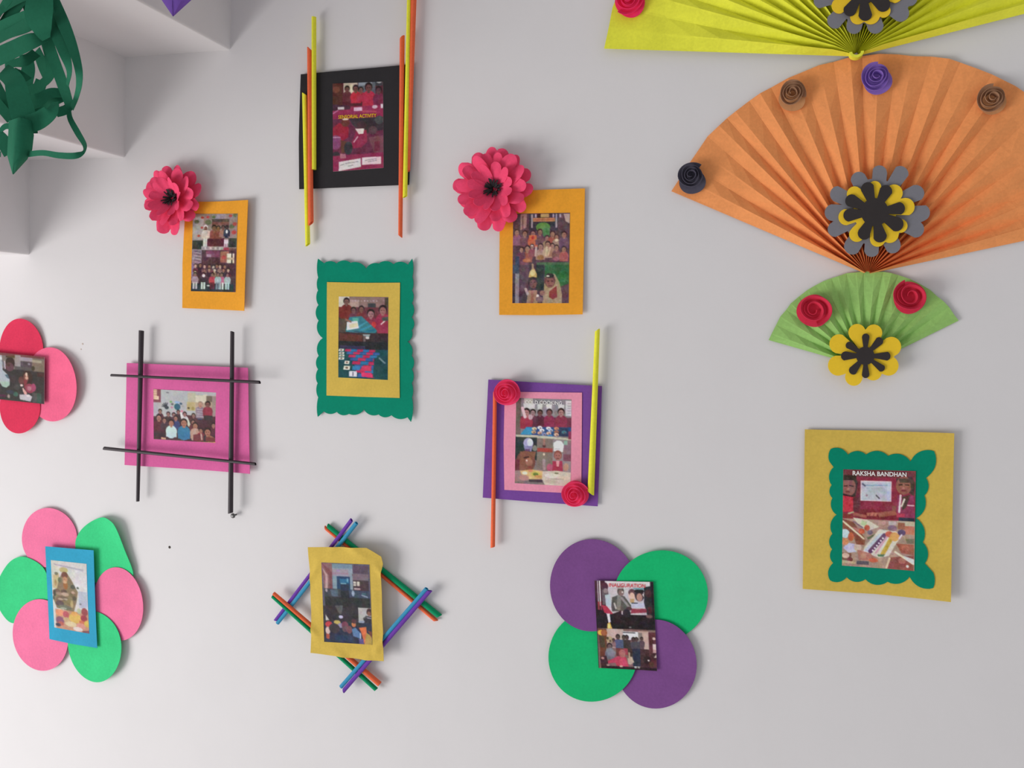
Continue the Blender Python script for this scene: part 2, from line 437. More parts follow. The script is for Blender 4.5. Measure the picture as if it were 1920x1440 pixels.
# ================================================================== pleated fans
def fan(t, hub, h0, a0, a1, R, n, w, mat, seed=0, wide=(), band=False):
    rn = random.Random(seed)
    d = [1 + rn.uniform(-0.28, 0.28) for _ in range(n)]
    for i, k in wide: d[i] *= k
    tot = sum(d); ang = [a0]
    for q in d: ang.append(ang[-1] + (a1 - a0) * q / tot)
    c = W(hub[0], hub[1], h0); P = []
    rad = [0.004, 0.010, 0.02, 0.035, 0.055, 0.08] + [0.08 + (R - 0.08) * s for s in (0.12, 0.25, 0.4, 0.55, 0.7, 0.85, 1.0)] if R > 0.2 else \
          [0.003, 0.008, 0.016, 0.028, 0.045, 0.065, 0.09, 0.115, R]
    for i, a in enumerate(ang):
        th = math.radians(a); da = math.radians(abs(ang[min(i + 1, n)] - ang[max(i - 1, 0)])) / (2 if 0 < i < n else 1)
        Ri = 1 + rn.uniform(-0.006, 0.006); row = []
        for r in rad:
            ch = r * da; amp = math.sqrt(max(w * w - ch * ch, (0.16 * w) ** 2))
            amp *= min(1.0, 0.35 + r / 0.05) * (0.92 - 0.58 * r / R)
            hh = amp if i % 2 else 0.0
            row.append(c + np.array([r * Ri * math.cos(th), -hh - 0.001, r * Ri * math.sin(th)]))
        P.append(row)
    V, F = shell(P, 0.0005)
    o = t.add('pleated_sheet', V, F, mat, smooth=False)
    if not band: return o
    # the paper folded round at the hub
    Q = []
    for i in range(13):
        a = math.radians(a0 + (a1 - a0 + (360 if a1 < a0 else -360)) * i / 12)
        Q.append([c + np.array([0.008 * math.cos(a), -y, 0.006 * math.sin(a) + 0.002]) for y in (0.001, 0.008, 0.015)])
    V, F = shell(Q, 0.004)
    t.add('hub_fold', V, F, mat)
    return o
def emblem(t, cx, cy, h, grey, yellow, black, cores):
    z = 0.0022
    e = None
    if grey: e = sheet(t, 'flower_cutout', petals(cx, cy, grey, cores[0]), h, C_GREYFOAM, 0.002, 4, None, None, (cx, cy)); h += z + 0.0006
    y = sheet(t, 'flower_cutout', petals(cx, cy, yellow, cores[1]), h, C_YELFOAM, 0.002, 4, None, None, (cx, cy)); h += z + 0.0006
    b = sheet(t, 'flower_cutout', petals(cx, cy, black, cores[2]), h, C_BLKFOAM, 0.002, 4, None, None, (cx, cy))
def zt(scale, ox, oy, lst):
    return [(ox + q[0] / scale, oy + q[1] / scale) + tuple(v / scale for v in q[2:]) for q in lst]
GREY_T = zt(6.545, 1530, 300, [(480, 160, 100), (785, 72, 95), (1085, 95, 105), (1315, 370, 105), (1395, 650, 105), (1315, 890, 105), (985, 1135, 100),
                               (675, 1190, 95), (390, 1145, 105), (150, 890, 95), (105, 650, 105), (180, 380, 100)])
YEL_T = zt(6.545, 1530, 300, [(400, 360, 95), (720, 262, 80), (1030, 335, 105), (1205, 560, 110), (1110, 850, 85), (965, 1000, 110), (765, 1065, 95), (440, 985, 95), (275, 720, 100)])
BLK_T = zt(6.545, 1530, 300, [(610, 280, 85), (890, 320, 80), (1088, 585, 80), (1060, 830, 90), (800, 1010, 85), (555, 970, 80), (335, 690, 80), (365, 470, 80)])

f2 = Thing('paper_fan', 'orange pleated paper fan with dark, brown and purple paper roses', 'paper fan', 1625, 512)
fan(f2, (1625, 514), 0.003, 157, 14, 0.326, 36, 0.0225, C_FANO, 3, ((0, 1.5), (2, 1.4)))
emblem(f2, 1640, 398, 0.024, GREY_T, YEL_T, BLK_T, (62, 40, 26))
rose(f2, 1297, 331, 0.012, 25, C_ROSE_NAVY, C_ROSE_NAVY, 0.020, seed=1, off=(1, 9))
rose(f2, 1485, 178, 0.012, 25, C_ROSE_BRN, C_VELLUM, 0.020, seed=2, off=(0, 7))
rose(f2, 1641, 148, 0.012, 27, C_ROSE_PUR, C_ROSE_PUR, 0.020, seed=3, off=(4, 4))
rose(f2, 1856, 188, 0.012, 26, C_ROSE_BRN, C_VELLUM, 0.020, seed=4, off=(4, 2))

f1 = Thing('paper_fan', 'large yellow pleated paper fan with a grey, yellow and black flower', 'paper fan', 1604, 105)
fan(f1, (1604, 106), 0.012, 175, 12, 0.383, 52, 0.0225, C_FANY, 11, ((0, 1.7), (1, 1.5), (2, 1.3)), True)
def shift(T, dx, dy, rot):
    c, s = math.cos(rot), math.sin(rot); out = []
    for (x, y, w) in T:
        a, b = x - 1640, y - 398; out.append((1640 + dx + c * a - s * b, 398 + dy + s * a + c * b, w))
    return out
emblem(f1, 1618, -18, 0.036, shift(GREY_T, -22, -416, 0.16), shift(YEL_T, -22, -416, 0.3), shift(BLK_T, -22, -416, 0.12), (62, 40, 26))
rose(f1, 1182, 2, 0.018, 28, C_ROSE_CRIM, C_ROSE_CRIM, 0.020, seed=5, off=(0, 4))

f3 = Thing('paper_fan', 'small light green pleated paper fan with two red paper roses', 'paper fan', 1622, 690)
fan(f3, (1620, 688), 0.003, 166, 31, 0.146, 26, 0.0125, C_FANG, 21)
emblem(f3, 1622, 667, 0.016, None,
       zt(4.8, 1420, 500, [(870, 520, 78), (1072, 525, 76), (655, 660, 88), (1285, 690, 88), (640, 920, 92), (1260, 925, 90), (830, 1062, 78), (1075, 1015, 78)]),
       zt(4.8, 1420, 500, [(975, 602, 34), (1118, 645, 38), (1195, 805, 42), (1138, 930, 36), (973, 1002, 34), (838, 962, 40), (752, 805, 42), (800, 690, 36)]), (20, 22, 17))
rose(f3, 1525, 581, 0.010, 31, C_ROSE_RED, C_ROSE_RED, 0.022, 2.2, seed=6, off=(0, 2), cup=True)
rose(f3, 1706, 555, 0.010, 31, C_ROSE_RED, C_ROSE_RED, 0.022, 2.2, seed=7, off=(-1, 3), cup=True)

# ================================================================== framed photographs
def person_row(p, row):
    for a in row: p.kid(*a)

# ---- black card with paper sticks
t = Thing('framed_picture', 'black card photo frame between bundles of fluorescent yellow and orange paper sticks', 'photo frame', 668, 355)
sheet(t, 'backing_card', dense([(565, 140), (640, 133), (775, 121), (768, 347), (690, 350), (562, 355), (562, 260)]), 0.004, C_BLACK, 0.0012)
def ops(p):
    p.r(0, 0, 900, 560, '5c2430'); p.r(105, 130, 250, 520, '5a3026'); p.e(160, 230, 55, 45, '7b4232')
    p.r(265, 130, 470, 330, 'b9a892'); p.r(475, 130, 720, 330, '5b5f66'); p.r(480, 130, 670, 190, '87919a')
    p.r(720, 90, 830, 200, '3c3a40'); p.e(775, 135, 40, 30, '9a9b9c'); p.r(360, 160, 400, 300, 'd8c8a8')
    p.kid(318, 225, 40, '6a3038', '6d463c'); p.kid(440, 225, 46, 'c8283c', '6f4438'); p.kid(515, 245, 38, 'b42842', '80504a')
    p.kid(625, 215, 58, 'bf2a44', '6a4040'); p.kid(765, 260, 48, '7a2848', '5a3840')
    p.r(105, 470, 830, 640, '9a2a50'); p.p([(105, 430), (360, 460), (360, 510), (105, 520)], '4a2838')
    p.r(180, 470, 275, 508, 'c9c0c0'); p.r(410, 485, 528, 540, 'e2b8d0'); p.e(710, 492, 38, 26, 'c8aab8'); p.r(795, 455, 830, 515, 'd8ccd0')
    p.l(110, 560, 180, 520, 16, 'c06a9a'); p.l(540, 545, 720, 560, 24, 'b8405a')
    p.r(105, 640, 830, 1400, '6a2a44'); p.p([(340, 640), (830, 640), (830, 820), (600, 860), (400, 740)], '3c3038')
    p.e(770, 680, 60, 60, '4a4c4e'); p.e(680, 820, 60, 60, '5a3c44')
    p.p([(105, 760), (200, 690), (340, 760), (330, 900), (220, 960), (105, 900)], 'a02038'); p.e(290, 690, 60, 60, '6e3430'); p.e(290, 645, 45, 14, 'e0cdb8')
    p.e(150, 960, 85, 100, '8a4470'); p.l(115, 890, 215, 895, 12, 'c090b0')
    p.p([(380, 980), (440, 820), (590, 810), (600, 980), (520, 1050), (400, 1060)], '9a2648'); p.e(520, 740, 70, 60, '4a2f36')
    p.p([(430, 785), (560, 790), (545, 860), (480, 865)], 'e4cfcb'); p.l(410, 970, 465, 900, 16, 'd8a8b0')
    p.p([(220, 930), (320, 960), (290, 1120), (230, 1120)], '6a4034'); p.e(330, 1050, 60, 90, '38383c'); p.e(150, 1150, 70, 60, '38303a')
    p.p([(620, 920), (830, 900), (830, 1150), (700, 1150)], '7a4450'); p.r(700, 980, 780, 1120, '7a2c44')
    p.p([(105, 1150), (830, 1140), (830, 1400), (105, 1400)], '94284e'); p.p([(210, 1120), (290, 1130), (300, 1190), (215, 1190)], 'b06a78')
    p.p([(195, 1235), (505, 1205), (510, 1325), (190, 1365)], 'd6cdcc'); p.p([(525, 1195), (795, 1200), (795, 1305), (525, 1300)], 'e0c4c8')
    for x0, y0, x1 in ((215, 1285, 265), (290, 1262, 470), (330, 1305, 400), (570, 1240, 730), (610, 1262, 730)): p.l(x0, y0, x1, y0 - 12, 10, '8f8a8c')
pr = photo(t, [(624, 157), (718, 153), (720, 315), (625, 322)], 0.0058, (105, 140, 832, 1368), '6a2a44', 0.78, ops, 1)
lettering(t, pr, 'SENSORIAL ACTIVITY', 635, 223, 706, 219.5, 6.5, C_YELLOWINK, 0.0064)
S = lambda a, b, r0, r1, m, h=0.011, sd=0, h1=None, bow=0.0: stick(t, a, b, h, h1 if h1 else h, r0, r1, m, seed=sd, bow=bow)
S((570.7, 176), (577, 459), 4.3, 4.6, C_LIME, 0.012, 1); S((580, 91), (583, 419), 4.2, 4.8, C_NEON, 0.014, 2); S((588.5, 32), (588.5, 318), 4.6, 4.6, C_LIME, 0.012, 3)
S((754, 70), (750.5, 443), 4.8, 4.0, C_NEON, 0.012, 4); S((767.5, -30), (759.5, 369), 3.8, 4.4, C_LIME, 0.015, 5); S((777, -42), (766, 321), 6.0, 3.4, C_NEON, 0.012, 6)

# ---- marigold cards with a layered pink flower
def heart_petal(L, wd, elev, cup, curl, nu=9, nv=17):
    P = []
    for i in range(nu):
        u = i / (nu - 1); row = []
        for j in range(nv):
            v = -1 + 2 * j / (nv - 1); av = abs(v)
            xe = L * (0.78 + 0.22 * math.sqrt(max(0, 1 - ((av - 0.5) / 0.5) ** 2)))
            x = xe * u; y = v * wd * (0.16 + 0.84 * math.sin(math.pi / 2 * min(1, u * 1.18)))
            z = math.tan(elev) * x + cup * v * v * u * L - curl * L * max(0, u - 0.45) ** 2 + 0.02 * L * math.sin(2 * math.pi * v) * u
            row.append((x, y, z))
        P.append(row)
    return shell(P, 0.0006)
def pink_flower(t, px, py, h, rpx, seed, layers):
    rn = random.Random(seed); R = rpx * mpp(px, py); c = W(px, py, h)
    fl = sheet(t, 'paper_flower', ellipse(px, py, rpx * 0.22, rpx * 0.22, 0, 24), h, C_PINKHOT, 0.001, 2)
    for (n, rr, wd, el, cup, curl, a0, dz) in layers:
        meshes = []
        for q in range(2):
            V, F = heart_petal(R * rr, R * wd, math.radians(el + 4 * q), cup * (1 + 0.5 * q), curl * (1 + 0.4 * q))
            me = bpy.data.meshes.new('petal'); me.from_pydata(V.tolist(), [], F); me.polygons.foreach_set('use_smooth', [True] * len(F))
            me.materials.append(C_PINKHOT); me.update(); meshes.append(me)
        for i in range(n):
            a = a0 + 2 * math.pi * (i + rn.uniform(-0.12, 0.12)) / n; s = rn.uniform(0.92, 1.08)
            o = bpy.data.objects.new('petal', meshes[rn.randrange(2)]); COL.objects.link(o); o.parent = fl
            cx, sx = math.cos(a), math.sin(a); p = c - np.array(t.org)
            m = Matrix(((cx * s, -sx * s, 0, p[0] + 0.004 * cx), (0, 0, -s, p[1] - dz - rn.uniform(0, 0.001)), (sx * s, cx * s, 0, p[2] + 0.004 * sx), (0, 0, 0, 1)))
            o.matrix_local = m
    V = []; F = []
    for i in range(34):
        a = rn.uniform(0, 6.28); r0 = R * 0.13 * math.sqrt(rn.random()); b = rn.uniform(-0.5, 0.5); L = R * rn.uniform(0.22, 0.34)
        base = c + np.array([r0 * math.cos(a), -layers[-1][7] - 0.004, r0 * math.sin(a)]); w = R * 0.035
        side = np.array([-math.sin(a + b), 0, math.cos(a + b)]) * w; out = np.array([math.cos(a), 0, math.sin(a)])
        P = []
        for k in range(5):
            s = k / 4; m = base + out * (L * 0.55 * s * s) + np.array([0, -L * (s - 0.35 * s * s), 0])
            P.append([m - side * (1 - 0.5 * s), m + side * (1 - 0.5 * s)])
        v, f = shell(P, 0.0006); k0 = len(V); V += list(v); F += [tuple(q + k0 for q in g) for g in f]
    t.add('flower_center', V, F, C_BLACK, fl)
t = Thing('framed_picture', 'marigold card photo frame with a pink flower, smaller one between staircase and black card', 'photo frame', 405, 580)
sheet(t, 'backing_card', dense([(350, 379), (410, 378), (469.6, 376), (466, 480), (462, 583), (400, 580), (342.6, 577.5), (343, 495), (346, 440)]), 0.004, C_ORANGE_CARD, 0.001,
      bend=lambda x, z: 0.004 * max(0, x / 0.06) ** 2)
def ops(p):
    p.r(80, 50, 840, 640, '8f7d74'); p.p([(80, 120), (260, 90), (260, 500), (100, 510)], 'a39c96'); p.r(400, 60, 620, 140, '93868a'); p.r(400, 140, 690, 190, '4c4234')
    for x, y, s in ((150, 190, 40), (340, 200, 55), (430, 110, 30), (740, 270, 45), (790, 80, 40)): p.e(x, y, s, s * .8, '5f6a44')
    for x, y, s in ((240, 120, 26), (330, 110, 26), (710, 90, 30), (790, 230, 40), (780, 370, 45), (190, 430, 26), (240, 290, 24)): p.e(x, y, s, s * .8, 'b2403c')
    p.r(400, 190, 690, 260, '7d4c40'); p.r(90, 510, 260, 660, '33352a'); p.r(690, 470, 830, 620, '343a34'); p.r(330, 470, 620, 610, '5a2430')
    p.kid(440, 290, 42, '8c4a3c', '7d5040'); p.kid(510, 300, 40, '7c4034', '84583f'); p.kid(590, 290, 36, '9a6a5a')
    p.kid(300, 295, 40, 'cdc0ae', '7d4a40', 'd9d4cc'); p.r(262, 330, 340, 480, 'cfc2b0'); p.r(265, 480, 300, 610, 'cfd2c6'); p.r(306, 480, 332, 610, 'cfd2c6'); p.r(335, 340, 375, 460, 'd0b8a4')
    p.kid(655, 285, 34, '2c3446', '4a382c'); p.r(625, 340, 690, 470, '2c3446'); p.e(655, 355, 18, 30, 'dddad8'); p.r(612, 490, 690, 560, 'd8c4cc'); p.r(612, 560, 636, 610, 'c89cb0'); p.r(650, 560, 674, 610, 'c89cb0')
    p.r(240, 610, 620, 670, 'aa9a9a')
    for k in range(9): p.r(260 + k * 40, 622, 282 + k * 40, 660, 'cfc2c2' if k % 2 else '8c7a84')
    p.r(560, 625, 700, 690, 'a03444'); p.e(580, 645, 30, 20, '8fb08a')
    p.r(80, 670, 840, 1400, '4c3038'); p.p([(80, 660), (250, 660), (250, 900), (90, 920)], '8a7680'); p.p([(60, 900), (140, 900), (120, 1200), (40, 1200)], '7d6c8c')
    for k in range(8): p.l(120 + 18 * (k % 3), 690 + 26 * k, 230, 705 + 26 * k, 12, 'b09ca4' if k % 2 else '604c58')
    p.r(320, 680, 550, 790, '7a3c56'); p.r(330, 740, 410, 790, '9a7688'); p.r(560, 690, 700, 880, '9c5a48'); p.e(620, 790, 36, 36, 'b83c40'); p.r(670, 725, 800, 890, 'd8cbb0'); p.r(745, 700, 770, 900, '2e2830'); p.r(670, 800, 800, 830, 'b8a48c')
    for i, (x, y) in enumerate(((150, 940), (230, 930), (300, 950), (380, 950), (450, 960), (505, 940), (560, 945), (640, 950), (700, 1010), (380, 1010), (470, 1010), (300, 1020), (150, 1050), (620, 1010))):
        p.kid(x, y, 30, ('6a2c38', '3c2430', '8a6a58', '54303c')[i % 4], ('c4a48c', '9a6c58')[i % 2], '3a2420', 1.5, 2.4)
    p.r(60, 1250, 800, 1400, '2c3436')
    for x, c1, c2 in ((150, 'a08c94', 'c2bdb8'), (285, '3a2c34', 'bfd0c8'), (435, 'b83444', '6a2834'), (590, 'b05a78', 'c8d8d4'), (690, '9cb0b0', 'a8c8c4'), (530, '90a8b0', '6a8890')):
        p.kid(x, 1090, 34, c1, '8a6456'); p.r(x - 42, 1130, x + 42, 1220, c1); p.r(x - 38, 1220, x - 6, 1340, c2); p.r(x + 4, 1220, x + 36, 1340, c2)
    p.e(290, 1110, 26, 26, 'dedad6'); p.e(372, 1280, 26, 12, 'cfd0cc')
photo(t, [(363, 401), (448, 401), (444, 548), (358.5, 546)], 0.0056, (80, 50, 835, 1385), '6a4a48', 0.76, ops, 2, 8,
      bend=lambda u, v: 0.003 * max(0, (u - .5) * 2) ** 2 + 0.002 * max(0, .3 - u))
pink_flower(t, 331, 374, 0.010, 58, 5, [(6, 1.03, 0.42, 14, 0.10, 0.35, 0.5, 0.0), (6, 0.86, 0.36, 25, 0.14, 0.30, 1.0, 0.003), (5, 0.56, 0.30, 38, 0.24, 0.25, 0.3, 0.006)])

t = Thing('framed_picture', 'marigold card photo frame with a large pink flower, bigger one above purple frame', 'photo frame', 1015, 590)
sheet(t, 'backing_card', dense([(938, 360), (1020, 356), (1097, 353.5), (1095, 470), (1093, 589.5), (1010, 591), (936.7, 590.5)]), 0.004, C_ORANGE_CARD, 0.001)
def ops(p):
    p.r(80, 70, 940, 830, '5a3e48'); p.r(330, 80, 760, 330, '3c3440'); p.p([(200, 90), (300, 80), (290, 280), (200, 320)], 'a87c74'); p.l(235, 120, 235, 300, 20, '7a4a4c')
    p.r(450, 80, 640, 140, '3a2020'); p.r(500, 85, 625, 138, 'b8905a'); p.r(390, 145, 715, 200, 'c07a50'); p.r(400, 165, 705, 180, 'a85a40')
    for x in (372, 735, 430, 690, 790): p.r(x - 12, 90, x + 12, 290 if x in (372, 735) else 140, 'a8929c')
    p.p([(840, 90), (930, 90), (930, 230), (870, 200)], 'b89a90'); p.e(540, 280, 105, 70, '5c8c40'); p.r(540, 290, 640, 420, '52804a')
    for i, (x, y, s, c1) in enumerate(((150, 350, 44, '8a5a70'), (270, 370, 44, '744a52'), (390, 370, 46, 'c05a3c'), (495, 350, 42, '6e4550'), (600, 440, 40, '9c7c5a'), (680, 380, 44, '9a4a42'), (740, 420, 36, '9a7668'), (850, 390, 44, '6e4860'))):
        p.kid(x, y, s, c1, '9a6a5a', '40262c')
    p.r(330, 395, 445, 460, 'd06a40'); p.e(390, 430, 20, 26, 'b83434')
    for i, (x, y, s, c1) in enumerate(((310, 590, 46, '9a5448'), (380, 560, 34, '8c4a4c'), (505, 560, 44, 'a88474'), (610, 530, 44, 'b8967c'), (680, 550, 36, 'a4725a'), (740, 580, 40, '7e4c50'), (850, 600, 40, 'a85a50'), (220, 600, 36, '6e4050'))):
        p.kid(x, y, s, c1, 'a87864', '442a2e')
    p.l(440, 570, 430, 690, 30, 'c0a094'); p.l(600, 570, 580, 690, 26, 'd0b090'); p.l(650, 570, 620, 690, 20, 'c8a080'); p.e(740, 470, 26, 22, 'd8bca0'); p.e(378, 545, 20, 10, 'd8b8b0')
    p.r(130, 700, 190, 950, '38405a'); p.r(200, 770, 330, 830, '7a4a58'); p.r(450, 790, 930, 830, '4a6a48'); p.e(300, 760, 60, 30, 'b86c48'); p.e(740, 740, 50, 30, 'a05868'); p.e(505, 720, 50, 40, '9a6c44')
    p.r(80, 825, 570, 1400, '4c3a46'); p.r(200, 825, 330, 1200, '5c4350'); p.r(440, 825, 560, 1200, '2f3a38'); p.r(570, 825, 930, 1140, '34663c'); p.e(830, 1000, 60, 90, '2f7040')
    p.r(90, 825, 190, 950, '3a4658'); p.r(130, 950, 190, 1400, '8a8088'); p.r(90, 1100, 130, 1400, '3c3038'); p.p([(820, 1140), (930, 1100), (930, 1400), (840, 1400)], '5a3c44')
    p.p([(390, 815), (415, 880), (455, 960), (455, 1010), (330, 1010), (345, 930), (375, 890)], 'c0a05c'); p.e(395, 940, 40, 50, 'd8c07a'); p.l(390, 820, 395, 880, 30, 'b08c70')
    p.e(395, 1080, 72, 80, '3c3038'); p.e(400, 1105, 54, 66, '7c4e50'); p.r(360, 1070, 385, 1084, '281c20'); p.r(410, 1070, 435, 1084, '281c20'); p.r(380, 1140, 425, 1150, '5a2c32')
    p.p([(330, 1200), (460, 1195), (470, 1400), (300, 1400)], 'a07a64'); p.r(370, 1200, 410, 1400, '985c54'); p.l(290, 1180, 320, 1250, 40, 'b09c98')
    p.p([(575, 1010), (640, 950), (720, 960), (790, 1080), (830, 1250), (830, 1400), (540, 1400), (560, 1200)], 'a48c6a'); p.e(650, 1060, 80, 100, '6c4440'); p.e(650, 1080, 62, 76, '8a5450'); p.e(650, 985, 60, 36, '382c30'); p.e(620, 990, 24, 12, 'c8c0b0')
    p.r(610, 1058, 640, 1072, '2a1c20'); p.r(670, 1058, 700, 1072, '2a1c20'); p.r(635, 1125, 680, 1136, '5e2a30')
    p.p([(640, 1220), (750, 1130), (760, 1300), (700, 1330), (640, 1300)], '8c3838'); p.l(650, 1190, 760, 1120, 14, 'b89880'); p.e(470, 1280, 22, 22, 'd8c4b8'); p.e(500, 1330, 60, 40, '7a5c60'); p.e(540, 1240, 40, 40, '8c6458')
photo(t, [(962.5, 401), (1068.5, 399), (1066.5, 568.5), (961, 568.5)], 0.0056, (85, 75, 935, 1390), '6a4a48', 0.71, ops, 3, 7)
pink_flower(t, 930, 356, 0.011, 69, 9, [(7, 1.03, 0.40, 12, 0.10, 0.35, 0.2, 0.0), (7, 0.90, 0.34, 22, 0.14, 0.30, 0.65, 0.003), (6, 0.58, 0.27, 36, 0.24, 0.22, 0.1, 0.006)])

# ---- teal scalloped frame
t = Thing('framed_picture', 'tall teal scalloped photo frame with mustard mat and counting rods photo', 'photo frame', 685, 790)
zz = lambda L: zt(4.365, 570, 470, L)
cus = [(118, 66), (168, 104), (270, 106), (385, 100), (512, 148), (615, 106), (735, 112), (852, 116), (888, 66), (888, 215), (886, 325), (884, 430), (882, 545), (884, 650), (850, 745),
       (884, 860), (886, 970), (886, 1085), (888, 1200), (880, 1400), (852, 1362), (720, 1345), (615, 1340), (493, 1298), (370, 1335), (270, 1318), (165, 1314), (116, 1360),
       (120, 1200), (116, 1085), (120, 970), (126, 860), (160, 715), (126, 572), (124, 445), (120, 325), (120, 220)]
sheet(t, 'scalloped_card', scallop(zz(cus), 0.2), 0.004, C_TEAL, 0.001, 6)
sheet(t, 'mat_sheet', dense([(614, 529), (683, 530.5), (750.3, 530), (749, 640), (750.5, 746), (680, 744), (612.8, 741.5), (614, 640)]), 0.0056, C_MUSTARD, 0.0006)
def ops(p):
    p.r(80, 80, 860, 420, '8a6a64'); p.r(80, 80, 250, 250, 'cdbfae'); p.r(260, 140, 400, 260, 'a88880'); p.r(790, 100, 860, 260, '4a4030'); p.r(540, 190, 660, 300, '3c4044')
    p.r(80, 250, 860, 420, '6a3038')
    for x in range(290, 700, 46): p.r(x, 145 + (x % 3) * 4, x + 26, 160, 'b4a0a4')
    p.kid(210, 165, 52, '7a2c26', '7d564a'); p.p([(80, 250), (260, 250), (250, 450), (120, 450)], '7a2a24'); p.kid(320, 300, 44, '6a3444', '7a484c'); p.kid(440, 280, 46, '7a3034', '7d4c44'); p.kid(585, 350, 62, '8c3040', 'a06a70')
    p.kid(765, 290, 66, '9a2840', '9a6058'); p.p([(660, 420), (850, 360), (850, 660), (700, 680), (640, 540)], '9a2a44'); p.l(740, 510, 800, 455, 16, 'e0d4d0'); p.e(630, 520, 34, 50, 'c83434'); p.l(780, 430, 860, 420, 60, '4c4a48')
    p.r(80, 440, 210, 680, '54443c'); p.p([(260, 410), (440, 390), (560, 500), (680, 610), (640, 680), (200, 640), (220, 500)], '2f7a86')
    p.p([(300, 420), (400, 420), (390, 500), (310, 470)], '4aa898'); p.l(400, 560, 520, 480, 26, '3a94a8'); p.l(430, 610, 580, 540, 30, '2a88a8'); p.l(480, 640, 640, 600, 30, '1f6c8c'); p.l(340, 630, 480, 650, 20, '1c5468')
    p.p([(220, 490), (380, 465), (405, 580), (215, 620)], 'cfd0d4'); p.p([(255, 520), (385, 500), (395, 560), (260, 585)], 'd0c8a0'); p.p([(190, 430), (290, 470), (290, 500), (200, 470)], '8a5c50')
    p.r(80, 650, 860, 920, '3a2a2a'); p.p([(100, 660), (460, 690), (460, 790), (100, 790)], '5e3028'); p.p([(460, 670), (580, 670), (560, 720), (480, 720)], '8c9694'); p.e(535, 730, 28, 18, 'd8ccc8'); p.r(470, 700, 510, 830, '6a5a54'); p.r(640, 690, 860, 900, '34282c'); p.r(80, 790, 860, 910, '26262a'); p.r(110, 860, 500, 910, '343050')
    p.r(80, 910, 860, 1400, '16484c')
    for k, y in enumerate((915, 955, 1000, 1045, 1100, 1160, 1220, 1290)):
        hh = 34 + k * 4; n = 5 - k // 2; x = 200 + k * 28
        for q in range(max(1, n)):
            ww = 92 + k * 8
            p.p([(x + q * ww, y), (x + q * ww + ww, y), (x + q * ww + ww - 14, y + hh), (x + q * ww - 14, y + hh)], (('c02050', '1f6ea8'), ('2f5aa0', 'c82454'))[k % 2][q % 2])
            if x + q * ww > 560: break
    p.p([(450, 1180), (590, 1180), (600, 1250), (430, 1250)], 'd02a56'); p.p([(440, 1270), (600, 1270), (620, 1340), (450, 1340)], 'e02a62'); p.p([(310, 1180), (430, 1180), (420, 1240), (300, 1240)], '2878b0')
    p.p([(640, 1040), (860, 1000), (860, 1400), (620, 1340)], '17464a'); p.l(720, 1040, 800, 1110, 26, '6a8488')
    for (x, y, w_, h_) in ((90, 915, 90, 34), (95, 965, 90, 30), (95, 1005, 95, 30), (90, 1045, 95, 40), (180, 1100, 85, 50), (165, 1180, 110, 62), (258, 1260, 118, 84)):
        p.p([(x + 14, y), (x + w_, y), (x + w_ - 12, y + h_), (x, y + h_)], 'dcd8c4'); p.e(x + w_ * .5, y + h_ * .5, w_ * .2, h_ * .26, '6a5040')
    p.r(255, 1262, 378, 1345, 'd8d4e4'); p.l(315, 1278, 315, 1330, 14, '303040')
photo(t, [(636, 556), (728, 557), (727.6, 712.4), (634.8, 707.6)], 0.0066, (85, 85, 850, 1375), '40302e', 0.74, ops, 4, 5)

